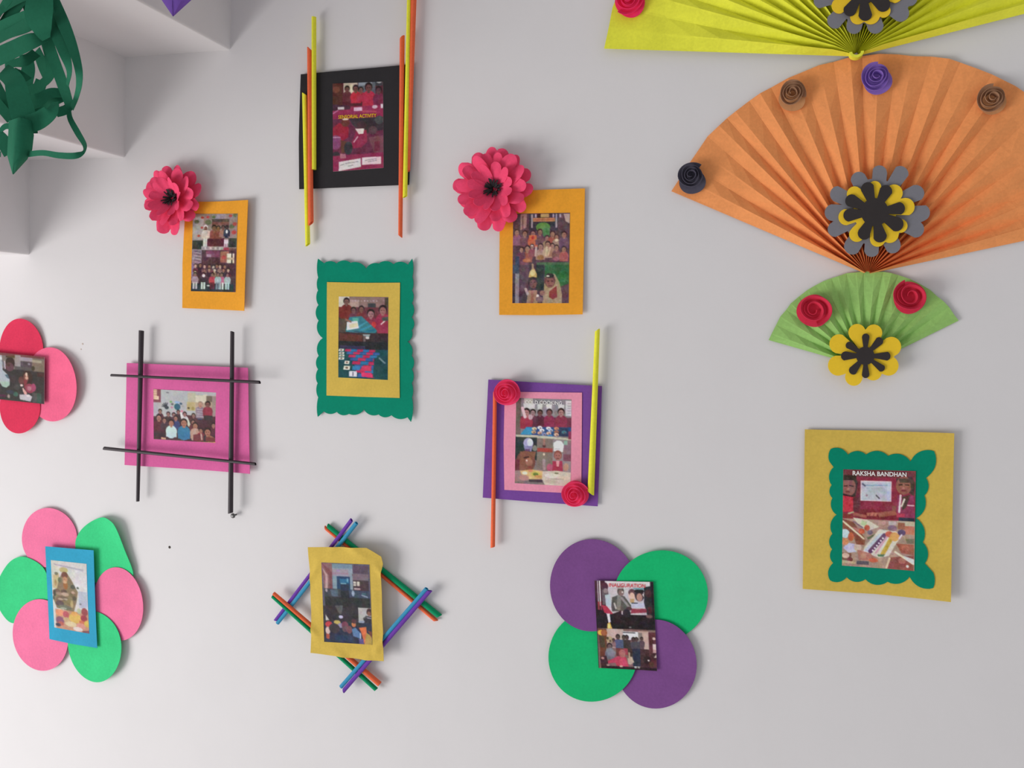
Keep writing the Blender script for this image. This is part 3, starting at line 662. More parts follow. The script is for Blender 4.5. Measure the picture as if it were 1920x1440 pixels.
# ---- magenta frame with crossed black sticks
t = Thing('framed_picture', 'magenta pink photo frame with four crossed black paper sticks', 'photo frame', 352, 888)
sheet(t, 'backing_card', dense([(238.7, 680.5), (350, 685), (467, 689.5), (469.5, 790), (471.8, 887.5), (350, 879), (235, 871.5), (236, 780)]), 0.006, C_PINKCARD, 0.0008,
      bend=lambda x, z: 0.003 * max(0, x / 0.14) ** 2)
def ops(p):
    p.r(190, 90, 1560, 700, 'b4b2b4'); p.r(370, 120, 930, 640, 'b0b2b4'); p.r(195, 100, 370, 400, '8a4450'); p.r(205, 115, 285, 340, 'e0b494'); p.r(240, 260, 320, 340, 'f0c8a8')
    for k in range(4): p.l(205, 140 + 50 * k, 285, 140 + 50 * k, 10, 'b07868')
    p.r(195, 400, 380, 640, 'b0a8b0'); p.r(930, 150, 1100, 540, 'bcb49a'); p.r(915, 350, 1085, 540, 'c0ac78'); p.e(950, 485, 24, 22, '5a4c34'); p.e(1040, 490, 34, 40, 'a8924c')
    p.r(1090, 190, 1540, 640, 'b89c84'); p.r(1090, 200, 1290, 350, 'd8cdb4'); p.e(1290, 250, 70, 80, 'd4c8b0'); p.r(1430, 200, 1545, 660, 'a08c80'); p.r(1310, 200, 1430, 330, '7a6858')
    p.r(860, 640, 1560, 1220, '5a3038')
    for a in range(5): p.l(480, 490, 480 + 90 * math.cos(3.3 + a * .42), 490 + 90 * math.sin(3.3 + a * .42), 20, '3c4048')
    p.e(490, 500, 46, 38, '3c4048'); p.e(715, 470, 66, 70, '2c6078'); p.e(715, 372, 60, 22, '8cb0d8')
    for x, y, c1 in ((600, 490, 'c07a98'), (580, 370, '7cb06a'), (790, 400, '385a70'), (610, 420, '6a5a60'), (830, 450, 'a0a49c'), (810, 560, 'd8809a'), (640, 580, 'c8a8b8')): p.e(x, y, 28, 24, c1)
    p.l(490, 175, 530, 175, 20, '6c6c72')
    p.kid(1190, 390, 56, '8a7688', 'c08a74', 'a08470'); p.r(1100, 470, 1260, 690, '8f7c8c')
    for k in range(4): p.l(1120, 500 + 50 * k, 1250, 505 + 50 * k, 14, 'b8aab4')
    p.r(1130, 700, 1230, 880, '3c4470'); p.kid(1340, 380, 60, '8c2c3c', '84504a'); p.r(1280, 450, 1420, 620, '9a2c42'); p.r(1265, 620, 1440, 860, '3c3432')
    p.r(200, 720, 1540, 1200, '4c2830')
    for (x, y, s, c1) in ((350, 590, 44, '5a2c38'), (525, 640, 46, '4c3034'), (640, 650, 46, '5a3a44'), (735, 580, 40, '4a3038'), (870, 620, 46, 'c8c8cc'), (1050, 640, 44, '5c3434')): p.kid(x, y, s, c1, 'a07068', '2f1f20')
    p.l(790, 600, 810, 700, 44, 'e0d8d8'); p.l(930, 760, 960, 860, 60, 'c8c8b8')
    for (x, y, s, c1) in ((320, 730, 66, '602430'), (440, 780, 50, '4c343c'), (680, 720, 52, '3a4476'), (1040, 780, 44, '6a2c34'), (1460, 830, 50, '5a2c38')): p.kid(x, y, s, c1, 'a87060', '2f1f20')
    for (x, y, s, c1) in ((585, 830, 70, 'bcd8d4'), (850, 810, 80, '2f78a0'), (1085, 860, 64, 'c0907c'), (1200, 960, 50, 'a02c3c'), (1340, 980, 80, '3c3034')): p.kid(x, y, s, c1, 'b0735c', '33211f')
    p.e(580, 1090, 90, 80, 'b8d4d8'); p.e(850, 1080, 130, 110, '2f74a4'); p.l(1090, 940, 1030, 1160, 50, 'c09c8c'); p.p([(1040, 1060), (1260, 1020), (1260, 1200), (1040, 1200)], '7a3038'); p.l(1210, 1040, 1220, 1150, 34, 'c8a090'); p.l(1360, 1060, 1540, 1150, 40, 'a06848'); p.r(1300, 1100, 1540, 1190, '7a3430'); p.r(200, 1060, 470, 1140, '3c2830')
    p.p([(1080, 1215), (1540, 1190), (1540, 1250), (1080, 1250)], 'e0a060'); p.p([(370, 1155), (470, 1165), (470, 1200), (370, 1200)], 'e0a080')
pr = photo(t, [(288.3, 729.4), (409.6, 736.2), (408.2, 830.6), (288.8, 823.3)], 0.0075, (200, 110, 1550, 1215), '7a5a58', 0.85, ops, 5, 4)
S((265.3, 620), (258.5, 940), 4.6, 3.0, C_BLACKSTICK, 0.016, 11); S((435.8, 622), (432.5, 962), 3.6, 4.6, C_BLACKSTICK, 0.018, 12)
S((208.5, 703.5), (487, 716.8), 2.4, 3.2, C_BLACKSTICK, 0.024, 13, 0.026); S((195, 840.5), (479, 870), 3.2, 2.8, C_BLACKSTICK, 0.022, 14, 0.026)

# ---- purple frame with roses and two sticks
t = Thing('framed_picture', 'purple card photo frame with two pink roses and pink mat', 'photo frame', 1015, 945)
sheet(t, 'backing_card', dense([(916, 711.5), (1020, 718), (1129, 723.7), (1125, 840), (1121, 949), (1010, 941), (906, 932.5), (911, 820)]), 0.004, C_PURPLE, 0.0012)
sheet(t, 'mat_sheet', dense([(946.5, 734.5), (1091.7, 736), (1090, 925.5), (946.5, 918), (945, 830)]), 0.0058, C_ROSEPINK, 0.0006)
def ops(p):
    p.r(80, 80, 910, 660, '84787c'); p.r(80, 80, 170, 640, '6a5a52'); p.r(210, 90, 340, 250, 'b4ada4'); p.r(340, 100, 830, 260, '868088'); p.r(360, 200, 660, 330, '8c848c'); p.r(820, 110, 910, 335, 'c4bcc4')
    for k in range(5): p.l(850, 150 + k * 36, 890, 150 + k * 36, 12, '9a8c98')
    p.r(165, 360, 910, 520, '6e2c40')
    for x, w_ in ((250, 50), (330, 46), (445, 40), (580, 44), (755, 46)): p.p([(x - w_ * .8, 250), (x - w_, 170), (x + w_, 170), (x + w_ * .8, 250)], 'c8c4c4')
    for (x, y, s, c1, sk) in ((450, 300, 42, '5e2434', '7a4c4c'), (585, 290, 48, '8a2848', '7a4a48'), (755, 280, 52, '8c2c46', 'a87878'), (345, 300, 46, '5c2a3c', '9a7078'), (250, 300, 56, '9a2c44', 'a8686c')): p.kid(x, y, s, c1, sk)
    p.l(190, 240, 230, 370, 44, 'd8b0bc'); p.e(310, 370, 34, 40, 'b8909c'); p.r(170, 410, 300, 540, '9a2840')
    p.p([(160, 640), (260, 515), (900, 500), (900, 640)], '2c4a80'); p.p([(165, 630), (250, 520), (340, 520), (330, 630)], '2c88b8'); p.r(720, 510, 860, 640, '2c3a58')
    for (x, y, c1) in ((370, 540, 'd8c098'), (360, 590, 'c09a70'), (450, 520, 'd8dce4'), (575, 525, 'd4d8e8'), (480, 560, 'e0e0ec'), (605, 555, '9cb0d0'), (450, 600, 'd8a080'), (580, 600, 'd8a488'), (690, 525, 'c87c58'), (690, 575, 'a06048'), (690, 615, 'e0b090'), (510, 615, '8084b0'), (600, 640, '3878b0'), (800, 575, '3c7888')): p.e(x, y, 36, 24, c1); p.e(x + 8, y + 8, 14, 8, '6a4a44')
    p.p([(100, 640), (400, 635), (910, 665), (910, 690), (100, 672)], 'b8b49c'); p.r(860, 560, 910, 680, '8c3050')
    p.r(80, 672, 410, 1010, '2c3434'); p.r(410, 680, 660, 1150, '7c6c62'); p.r(415, 820, 640, 880, '9c4038'); p.e(515, 850, 90, 30, 'b04034'); p.e(515, 790, 24, 24, '5a3430'); p.r(500, 680, 530, 780, 'a07068'); p.e(515, 915, 14, 20, 'd8c4a4')
    p.r(640, 690, 910, 1180, '8c7c80'); p.p([(790, 690), (910, 690), (910, 1000), (790, 1000)], '84606c'); p.r(800, 700, 850, 760, '7c9c8c'); p.r(790, 900, 910, 1000, '7c4456')
    p.e(285, 760, 72, 80, '9c98c0'); p.e(310, 750, 44, 60, 'c8c8e0'); p.p([(215, 800), (350, 800), (330, 880), (240, 880)], '8078a8'); p.r(240, 850, 310, 880, '5c3c64'); p.e(380, 830, 34, 44, '7c8074')
    p.e(250, 1040, 140, 165, '7a4438'); p.p([(165, 890), (400, 880), (380, 990), (340, 1110), (330, 1150), (160, 1180)], '84503e'); p.e(300, 1040, 52, 60, 'a06450'); p.l(230, 980, 290, 965, 22, '3c2220'); p.e(265, 1020, 14, 14, 'e0c4b0'); p.r(85, 1010, 160, 1180, '6c3038'); p.e(310, 1120, 30, 14, '8c3c38')
    p.p([(655, 860), (650, 740), (700, 700), (760, 705), (800, 760), (785, 870)], 'd4d6d4'); p.l(670, 830, 740, 826, 12, 'a4a6a4'); p.e(715, 920, 58, 74, '8c4c40'); p.e(715, 935, 46, 56, 'a8645c'); p.r(690, 920, 706, 930, '30201e'); p.r(726, 920, 742, 930, '30201e'); p.r(696, 962, 736, 972, '5c2a28')
    p.p([(640, 1010), (780, 1000), (790, 1180), (630, 1180)], 'a82c4a'); p.p([(690, 1000), (740, 1000), (730, 1090), (700, 1090)], 'd88c94'); p.e(600, 1110, 44, 60, 'b04c68'); p.l(515, 1000, 520, 1130, 40, 'a08484'); p.e(830, 1090, 40, 60, 'b08470')
    p.p([(80, 1180), (500, 1150), (540, 1300), (80, 1340)], '9a7470'); p.p([(170, 1180), (330, 1150), (520, 1170), (530, 1280), (300, 1300), (190, 1230)], 'd0a868'); p.e(400, 1215, 70, 40, 'c0b04c'); p.e(400, 1220, 40, 24, '5a7428'); p.e(320, 1170, 34, 20, 'd88058'); p.e(240, 1210, 40, 24, 'e8d0b4'); p.e(310, 1280, 26, 20, 'e0b078'); p.e(440, 1250, 60, 20, 'c88c54'); p.e(230, 1280, 70, 44, 'b87c74')
    p.p([(500, 1170), (700, 1150), (910, 1170), (910, 1380), (540, 1380), (490, 1290)], 'c4b4a4'); p.e(640, 1230, 110, 34, 'd4c8b8'); p.e(800, 1250, 90, 30, 'd0bca8'); p.e(620, 1320, 100, 26, 'b8a494'); p.l(620, 1280, 800, 1270, 8, '9a8474'); p.r(300, 1300, 500, 1340, '4a3a40'); p.e(700, 1190, 30, 12, '6c6c54')
pr = photo(t, [(968, 746), (1071.8, 749), (1070, 911.6), (965.8, 905.5)], 0.0067, (90, 85, 905, 1375), '7a6a68', 0.69, ops, 6, 5)
lettering(t, pr, 'COLD COOKING', 985, 757.2, 1054, 759, 6.8, C_WHITEINK, 0.0073, 0.008)
S((928, 736), (923.8, 1026), 3.6, 4.2, C_NEON, 0.011, 21); S((1120, 619), (1107.5, 924), 4.4, 6.2, C_LIME, 0.013, 22)
rose(t, 951, 736, 0.016, 25, C_ROSE_PINK, None, 0.018, seed=31); rose(t, 1079, 926, 0.012, 25, C_ROSE_PINK, None, 0.018, seed=32)

# ---- mustard frame on a lozenge of paired sticks
t = Thing('framed_picture', 'mustard paper photo frame on a lozenge of coloured paper sticks', 'photo frame', 662, 1240)
S((615, 986), (824, 1155), 4.0, 5.0, C_GRNSTK, 0.006, 41); S((610, 989.5), (817.5, 1163.5), 3.2, 3.6, C_NEON, 0.005, 42)
S((659, 975), (516.5, 1163), 3.6, 3.0, C_PURSTK, 0.014, 43, 0.010); S((668.5, 980.5), (520.5, 1168.5), 3.8, 3.4, C_BLUESTK, 0.014, 44, 0.010)
S((513, 1112.5), (712, 1283), 3.4, 5.0, C_NEON, 0.018, 45, 0.010); S((510.7, 1118), (705.5, 1293), 3.2, 4.0, C_GRNSTK, 0.018, 46, 0.010)
S((800, 1103.5), (639.5, 1287.5), 4.0, 3.8, C_BLUESTK, 0.016, 47, 0.019); S((806, 1107.5), (644.5, 1295), 4.0, 3.8, C_PURSTK, 0.016, 48, 0.019)
MC = W(650, 1132, 0.0245)
PRESS = [(W(a, b, 0.0245), W(c, d, 0.0245)) for a, b, c, d in ((612, 987, 821, 1159), (664, 978, 518, 1166), (512, 1115, 709, 1288), (803, 1105, 642, 1291))]
def crump(x, z):
    # the sheet is pressed over the sticks behind it: soft ridges along them
    X, Z = MC[0] + x, MC[2] + z; v = 0.0012 * math.sin(50 * (x + z)) * math.sin(38 * (x - z))
    for A, B in PRESS:
        dx, dz = B[0] - A[0], B[2] - A[2]; d = ((X - A[0]) * dz - (Z - A[2]) * dx) / math.hypot(dx, dz)
        v += 0.0034 * math.exp(-(d / 0.006) ** 2)
    q = max(0.0, abs(x) / 0.052 - 1, abs(z) / 0.083 - 1)
    return v * min(1.0, q * 4)
sheet(t, 'mat_sheet', dense([(577.5, 1025.8), (630, 1024.8), (688, 1027), (715, 1043.5), (718.5, 1057), (715, 1080), (717, 1160), (719.8, 1239.5), (677, 1236), (583, 1223.5), (585, 1186), (582, 1080)], 4), 0.0245, C_MUSTARD, 0.0006, 22, crump, None, (650, 1132))
def ops(p):
    p.r(60, 80, 880, 780, '5a5468'); p.p([(70, 90), (250, 90), (245, 500), (100, 500)], '8a5a5c'); p.p([(80, 160), (170, 280), (165, 500), (120, 500), (130, 300)], 'bc9494'); p.p([(80, 100), (200, 180), (240, 240), (240, 500), (200, 500), (190, 280)], '7c4448')
    p.r(250, 95, 600, 290, '8a96a4'); p.r(250, 95, 600, 160, '6e8898'); p.r(590, 100, 850, 230, '5c4658'); p.r(250, 180, 520, 285, '9a8c9c'); p.r(580, 240, 850, 350, '786470')
    for x in range(265, 510, 34): p.r(x, 238, x + 18, 254, 'b06a80')
    p.r(320, 185, 380, 220, '9a7cb0'); p.r(250, 290, 330, 500, '7c94a0'); p.r(320, 295, 560, 630, '1f3f66'); p.r(370, 330, 520, 400, '246a94'); p.r(385, 400, 480, 418, '6aa0b0'); p.r(380, 420, 520, 620, '24304a'); p.r(490, 320, 515, 380, '5c98b0'); p.r(540, 280, 585, 500, '8090a0')
    p.r(590, 345, 850, 560, '46343a'); p.r(596, 365, 700, 440, 'c8bcb0'); p.r(640, 360, 656, 445, '46343a'); p.r(596, 400, 640, 410, '6a5450'); p.r(605, 470, 710, 500, 'b09898')
    p.r(100, 500, 380, 700, '3c4048'); p.p([(200, 510), (330, 510), (330, 620), (230, 620)], '4a5c6c'); p.r(520, 510, 860, 640, '38465e'); p.e(585, 560, 24, 46, '8c9cb4'); p.l(730, 580, 820, 610, 22, '8090a8'); p.r(730, 540, 800, 580, '3c6470'); p.e(140, 530, 20, 26, 'a0949c')
    p.r(110, 630, 860, 790, '2e3030'); p.r(380, 520, 520, 640, '262c34')
    p.r(110, 770, 660, 1060, '362e34'); p.p([(270, 770), (410, 760), (380, 900), (340, 900)], '5a5654'); p.r(660, 785, 870, 1000, 'b0aaa8'); p.e(840, 850, 46, 60, '43292a'); p.e(835, 875, 30, 36, '8a584c'); p.p([(740, 980), (790, 910), (870, 920), (870, 1130), (800, 1130)], '34303c'); p.l(745, 960, 790, 920, 26, '54504c'); p.l(800, 940, 870, 950, 16, '9a90a0'); p.p([(660, 1000), (760, 990), (740, 1060), (640, 1060)], '9098b0'); p.l(840, 1120, 865, 1050, 20, 'c8c4d0')
    p.e(365, 950, 36, 26, 'c0b8d8'); p.p([(110, 920), (170, 1010), (110, 1020)], 'c0bab4')
    p.r(100, 1030, 870, 1380, '2c3048'); p.e(160, 1080, 60, 50, 'c83440'); p.e(140, 1180, 40, 60, 'd0b0ac'); p.e(300, 1040, 56, 34, 'c0a850'); p.e(350, 1090, 40, 40, '8c84a4'); p.e(250, 1140, 90, 80, '3c3438'); p.e(430, 1080, 56, 60, '7c3c50'); p.e(430, 1140, 50, 50, '6a4a54'); p.e(500, 1150, 50, 60, '7c4850'); p.e(575, 1060, 36, 44, 'd07048'); p.e(580, 1010, 40, 36, '5c3038'); p.e(650, 1060, 40, 36, '343434')
    p.p([(540, 1140), (600, 1110), (690, 1200), (690, 1290), (560, 1250)], '5478a8'); p.l(680, 1200, 680, 1280, 18, 'b8c4d4'); p.p([(660, 1110), (780, 1090), (790, 1260), (740, 1370), (700, 1200)], 'e06a3c'); p.p([(780, 1180), (870, 1240), (870, 1380), (740, 1380)], 'b89440'); p.p([(800, 1150), (870, 1160), (870, 1270)], '7c4034'); p.p([(110, 1230), (170, 1240), (160, 1320), (110, 1310)], 'b8503c'); p.r(250, 1240, 560, 1350, '283858'); p.p([(650, 1290), (730, 1290), (730, 1370), (660, 1370)], '5c5490')
photo(t, [(603, 1054.3), (693, 1058.4), (698, 1209), (608.4, 1203)], 0.0258, (65, 80, 875, 1375), '3a3438', 0.80, ops, 7, 5)

# ---- mustard card with teal scalloped frame
t = Thing('framed_picture', 'large mustard card photo frame with teal scalloped mat on bare wall', 'photo frame', 1643, 1125)
sheet(t, 'backing_card', dense([(1509, 805), (1640, 807.5), (1787.5, 811.5), (1784, 970), (1780.5, 1125.5), (1640, 1113), (1605, 1111), (1505, 1103.5), (1507, 950)]), 0.004, C_MUSTARD, 0.001,
      bend=lambda x, z: 0.006 * max(0, x / 0.11) ** 2)
zz = lambda L: zt(4.115, 1490, 790, L)
cus = [(278, 212), (410, 256), (550, 256), (720, 266), (892, 308), (1072, 228), (1008, 432), (998, 570), (935, 745), (985, 930), (1000, 1090), (1062, 1278), (885, 1192), (715, 1235), (545, 1216), (400, 1200), (272, 1224), (298, 1092), (288, 985), (290, 865), (322, 718), (290, 590), (284, 490), (300, 352)]
sheet(t, 'scalloped_card', scallop(zz(cus), 0.2, 9, False), 0.0056, C_TEAL, 0.0008, 6, bend=lambda x, z: 0.004 * max(0, x / 0.09) ** 2, center=(1647, 971), mono=True)
def ops(p):
    p.r(60, 70, 1030, 740, '842438'); p.r(80, 80, 1010, 170, '6a3034'); p.r(260, 600, 780, 720, '74222c'); p.r(210, 220, 310, 640, '6c2630')
    p.p([(80, 160), (240, 170), (270, 250), (240, 440), (80, 420)], '3c2c2c'); p.e(150, 310, 95, 120, '84504a'); p.r(80, 150, 250, 220, '382a24'); p.l(90, 300, 130, 295, 14, '2c1c1c'); p.l(160, 290, 210, 300, 14, '2c1c1c'); p.e(140, 375, 34, 12, '6a2e2e'); p.e(145, 340, 20, 16, '9a6458'); p.p([(70, 420), (210, 440), (220, 640), (70, 650)], 'b82838'); p.p([(70, 400), (210, 430), (215, 445), (70, 425)], '2c1c20'); p.p([(210, 460), (300, 440), (290, 640), (215, 640)], '5c2830')
    p.r(308, 222, 712, 488, 'c8b4b8'); p.r(322, 236, 700, 478, 'a4a6b4'); p.l(370, 282, 690, 272, 14, '6c8ca8'); p.l(335, 262, 365, 288, 22, '4c5468')
    for k in range(3): p.l(390 + 20 * k, 320 + 22 * k, 600, 318 + 22 * k, 6, '90949c')
    p.l(515, 412, 555, 450, 18, '4c4a58'); p.e(390, 415, 14, 14, '8c6c80'); p.r(660, 250, 690, 478, 'a8acd0')
    p.p([(770, 180), (960, 150), (1010, 220), (1000, 400), (960, 380), (780, 260)], '40302c'); p.e(870, 270, 100, 120, '8c5444'); p.p([(800, 180), (980, 170), (1000, 300), (960, 330), (950, 230), (820, 230)], '4c3a30'); p.l(810, 262, 850, 258, 14, '2e1e1c'); p.l(890, 258, 930, 262, 14, '2e1e1c'); p.e(870, 335, 36, 12, '74302e'); p.e(868, 305, 18, 18, 'a46850')
    p.p([(790, 400), (1000, 400), (1010, 700), (780, 690)], '842c4c'); p.l(830, 400, 815, 620, 26, 'd8b0b4'); p.p([(850, 420), (960, 380), (900, 560), (850, 600)], '4c3830'); p.l(880, 450, 845, 540, 22, 'cdb8a8'); p.l(920, 528, 1000, 526, 14, 'dcb0b8'); p.r(780, 640, 890, 690, 'a42c48')
    p.p([(530, 640), (760, 600), (790, 660), (560, 700)], '94503e'); p.p([(390, 650), (470, 640), (540, 640), (520, 690), (400, 690)], 'a8624c'); p.l(440, 660, 430, 690, 10, '7a3c30'); p.l(490, 655, 480, 690, 10, '7a3c30'); p.p([(210, 650), (390, 680), (390, 720), (210, 690)], '9a5044'); p.l(150, 670, 215, 645, 20, 'a89c74'); p.p([(720, 540), (780, 540), (770, 620), (720, 600)], '7c4438'); p.r(810, 690, 1010, 740, '2c2c3c'); p.p([(80, 660), (210, 690), (150, 740), (80, 720)], '7a3028')
    p.r(60, 735, 1030, 1400, '9a7c6c'); p.p([(60, 740), (220, 780), (380, 1000), (340, 1060), (60, 860)], '7a4434')
    p.p([(210, 720), (400, 740), (560, 830), (440, 880), (330, 860)], 'b8b09a'); p.p([(330, 750), (400, 770), (380, 830), (320, 810)], '94b080'); p.l(220, 770, 340, 850, 16, '6c5468'); p.l(80, 775, 360, 1000, 24, 'cdb898'); p.p([(190, 850), (330, 860), (380, 930), (300, 920)], 'a86858'); p.e(330, 900, 40, 36, 'c05030'); p.e(400, 850, 36, 40, 'a84c38'); p.e(440, 910, 36, 30, '6a5c6c'); p.p([(400, 980), (520, 920), (500, 960), (410, 1010)], '5c6440')
    p.p([(550, 740), (780, 740), (740, 870), (560, 860)], '9a7464'); p.r(680, 745, 780, 800, 'a89894'); p.r(550, 745, 640, 800, 'b08474'); p.e(730, 840, 60, 40, '7c5c70'); p.r(790, 740, 1010, 800, 'ac9c88'); p.r(890, 800, 1010, 910, 'b0644c'); p.e(850, 890, 50, 40, '50405c'); p.r(800, 760, 890, 850, '8c5440')
    p.p([(900, 970), (1010, 960), (1010, 1030), (920, 1030)], '6c6450'); p.p([(780, 1040), (1010, 1040), (1010, 1180), (850, 1160)], '94503f'); p.e(900, 1090, 50, 40, 'a85c4c')
    p.e(110, 940, 60, 60, 'a8bcc8'); p.e(190, 980, 40, 60, 'b05030'); p.p([(140, 1060), (260, 1080), (270, 1180), (160, 1200), (90, 1140)], 'a8a4c0'); p.e(110, 1050, 50, 50, 'c07850'); p.e(280, 1120, 50, 60, 'b8a08c'); p.p([(230, 990), (380, 1010), (370, 1080), (260, 1080)], '7c4834')
    p.p([(560, 860), (790, 880), (830, 960), (760, 1080), (690, 1210), (560, 1240), (350, 1180), (370, 1110)], 'c0b8a8'); p.p([(560, 920), (640, 910), (430, 1180), (360, 1160)], 'a8b0c0'); p.l(630, 940, 450, 1160, 60, '5c3a58'); p.l(660, 960, 520, 1180, 26, 'b88898'); p.l(720, 970, 610, 1190, 56, 'b49434')
    for k in range(6): p.e(610 - 26 * k, 980 + 34 * k, 12, 12, 'e0ccd4')
    p.e(690, 920, 50, 40, 'b85844'); p.e(760, 950, 60, 60, 'c8904c'); p.p([(540, 1200), (640, 1190), (620, 1225), (550, 1225)], '4c6444'); p.l(850, 920, 820, 970, 20, 'c8b8c8')
    p.p([(60, 1200), (200, 1200), (200, 1320), (70, 1320)], '7c4c40'); p.e(120, 1240, 50, 36, 'c49c8c'); p.e(180, 1290, 40, 30, '6c3434'); p.p([(270, 1150), (450, 1190), (560, 1300), (300, 1290)], 'a46858'); p.e(490, 1280, 60, 30, 'c0583c'); p.e(360, 1230, 40, 40, 'b07c60'); p.p([(690, 1230), (1010, 1180), (1010, 1400), (660, 1380)], '84443c'); p.e(860, 1260, 50, 40, 'a05c54'); p.l(700, 1240, 660, 1370, 26, 'c8ac8c'); p.l(770, 1150, 1000, 1290, 26, 'd0bca4'); p.p([(870, 1190), (1010, 1230), (1010, 1290), (930, 1260)], 'b8b8b4'); p.e(930, 1330, 18, 18, 'e0d0c4'); p.r(270, 1300, 430, 1350, '544850'); p.p([(60, 1300), (250, 1320), (250, 1350), (60, 1340)], 'b09878')
pr = photo(t, [(1581, 879.8), (1716.5, 883), (1713.5, 1069.5), (1578.7, 1060)], 0.0066, (72, 72, 1020, 1385), '8a4a44', 0.58, ops, 8, 6,
           bend=lambda u, v: 0.004 * max(0, (u - 0.5) * 0.068 / 0.045) ** 2)
lettering(t, pr, 'RAKSHA BANDHAN', 1598.5, 890.6, 1699.5, 893.8, 8.2, C_WHITEINK, 0.0086, 0.022)

# ================================================================== photo flowers made of paper petals
t = Thing('photo_flower', 'pink and green six petal paper flower with blue framed photo', 'photo flower', 135, 1240)
lift = lambda ax, az, k: (lambda x, z: k * max(0.0, (x * ax + z * az) / 0.07) ** 2)
sheet(t, 'petal', ellipse(93.6, 1008, 51, 56, 0, 64, 0.012, 1), 0.002, C_BUBBLE, bend=lift(0, 1, 0.004))
zz = lambda L: zt(4.114, 0, 940, L)
def smooth_poly(pts, n=7):
    out = []; m = len(pts); P = [np.array(p, float) for p in pts]
    for i in range(m):
        p0, p1, p2, p3 = P[i - 1], P[i], P[(i + 1) % m], P[(i + 2) % m]
        for k in range(n):
            s = k / n
            out.append(tuple(0.5 * (2 * p1 + (p2 - p0) * s + (2 * p0 - 5 * p1 + 4 * p2 - p3) * s * s + (3 * p1 - p0 - 3 * p2 + p3) * s ** 3)))
    return out
sheet(t, 'petal', smooth_poly(zz([(585, 350), (610, 245), (690, 165), (800, 120), (880, 142), (930, 200), (985, 370), (1038, 560), (960, 660), (800, 660), (650, 520)])), 0.004, C_MINT, bend=lift(0.8, 0.6, 0.014))
sheet(t, 'petal', smooth_poly(zz([(-12, 700), (10, 590), (80, 470), (165, 425), (260, 450), (345, 520), (380, 640), (360, 780), (240, 880), (105, 938), (20, 840)])), 0.0038, C_MINT, bend=lift(-1, 0, 0.006))
sheet(t, 'petal', ellipse(224, 1132, 47.5, 69, -6, 64, 0.012, 3), 0.0056, C_BUBBLE, bend=lift(1, 0.2, 0.006))
sheet(t, 'petal', ellipse(78, 1189.5, 51.5, 67, -10, 64, 0.012, 5), 0.0058, C_BUBBLE, bend=lift(-0.5, -0.8, 0.003))
sheet(t, 'petal', ellipse(179, 1211, 50.5, 67.5, -12, 64, 0.015, 4), 0.0076, C_MINT, bend=lift(0.8, -0.5, 0.006))
sheet(t, 'mat_sheet', dense([(86, 1024), (132, 1028), (176.5, 1031.5), (180, 1120), (183.5, 1214.5), (138, 1207), (93.6, 1198), (90, 1110)]), 0.0125, C_SKY, 0.0006)
def ops(p):
    p.r(90, 80, 800, 1360, 'd0ccc8'); p.r(110, 90, 250, 620, 'ccc8b4'); p.r(540, 220, 750, 600, 'd6d2d2'); p.r(600, 600, 760, 900, 'b4b8cc')
    p.l(165, 160, 700, 215, 14, '9c98a8'); p.l(200, 175, 690, 235, 8, 'b0a8b4'); p.p([(140, 360), (250, 320), (240, 600), (130, 600)], 'c8b47c'); p.e(200, 330, 34, 30, '7c7a58'); p.e(180, 500, 20, 60, 'b08c58')
    p.p([(360, 220), (300, 320), (250, 420), (200, 600), (120, 640), (130, 820), (180, 960), (500, 990), (560, 800), (590, 620), (480, 420), (400, 300)], '8a7450')
    p.e(340, 250, 80, 50, 'c0b070'); p.e(355, 340, 60, 60, '7a4434'); p.e(360, 420, 44, 50, 'c88c60'); p.e(365, 520, 44, 80, 'a86428'); p.e(355, 470, 40, 24, 'd0a070'); p.r(340, 410, 352, 420, '402820'); p.r(372, 410, 384, 420, '402820')
    for (x, y, rx, ry, c1) in ((260, 440, 34, 50, '6c6848'), (440, 460, 40, 60, '7c6a4c'), (500, 540, 44, 40, '54503c'), (590, 545, 22, 18, '4c5048'), (200, 650, 60, 40, '7c5248'), (150, 690, 30, 60, '4c4438'), (330, 640, 60, 34, '5c4434'), (350, 690, 70, 34, 'b89884'), (230, 690, 60, 26, 'a08070'), (490, 680, 60, 50, '7c6844'), (500, 640, 34, 24, 'c0a48c'), (300, 770, 110, 40, '6c5844'), (370, 780, 60, 16, 'b09c84'), (240, 800, 80, 50, '84644c'), (260, 790, 50, 16, 'b8a088'), (440, 830, 70, 70, '8c7444'), (470, 850, 26, 70, 'b89c64'), (240, 870, 80, 50, '5c4444'), (330, 930, 130, 40, '6c6c54'), (310, 950, 60, 18, '9ca48c'), (520, 740, 40, 40, '5c5034'), (630, 830, 20, 14, '707474'), (130, 780, 18, 40, '3c4a40')): p.e(x, y, rx, ry, c1)
    p.r(150, 980, 800, 1360, 'c88c6c'); p.e(230, 1040, 80, 60, 'f08c60'); p.e(350, 1060, 60, 60, 'c04c54'); p.e(520, 1100, 120, 90, 'e0b048'); p.e(510, 1020, 60, 40, 'e8a048'); p.e(600, 960, 40, 50, 'a8b890'); p.e(230, 1180, 80, 70, '8a4c6c'); p.e(240, 1240, 60, 40, 'c05848'); p.e(700, 960, 60, 70, 'a03c44'); p.e(680, 1080, 60, 60, 'a82c3c'); p.e(640, 1160, 50, 40, 'd86844'); p.e(740, 1170, 60, 60, 'd8b040'); p.e(430, 1220, 110, 50, 'd8c090'); p.e(620, 1230, 80, 60, 'dc8c7c'); p.e(560, 1290, 90, 40, 'e0cfc8'); p.e(350, 1150, 60, 40, 'c8a070'); p.e(190, 1270, 50, 30, '44344c'); p.p([(640, 1310), (790, 1280), (790, 1350), (640, 1340)], '84444c')
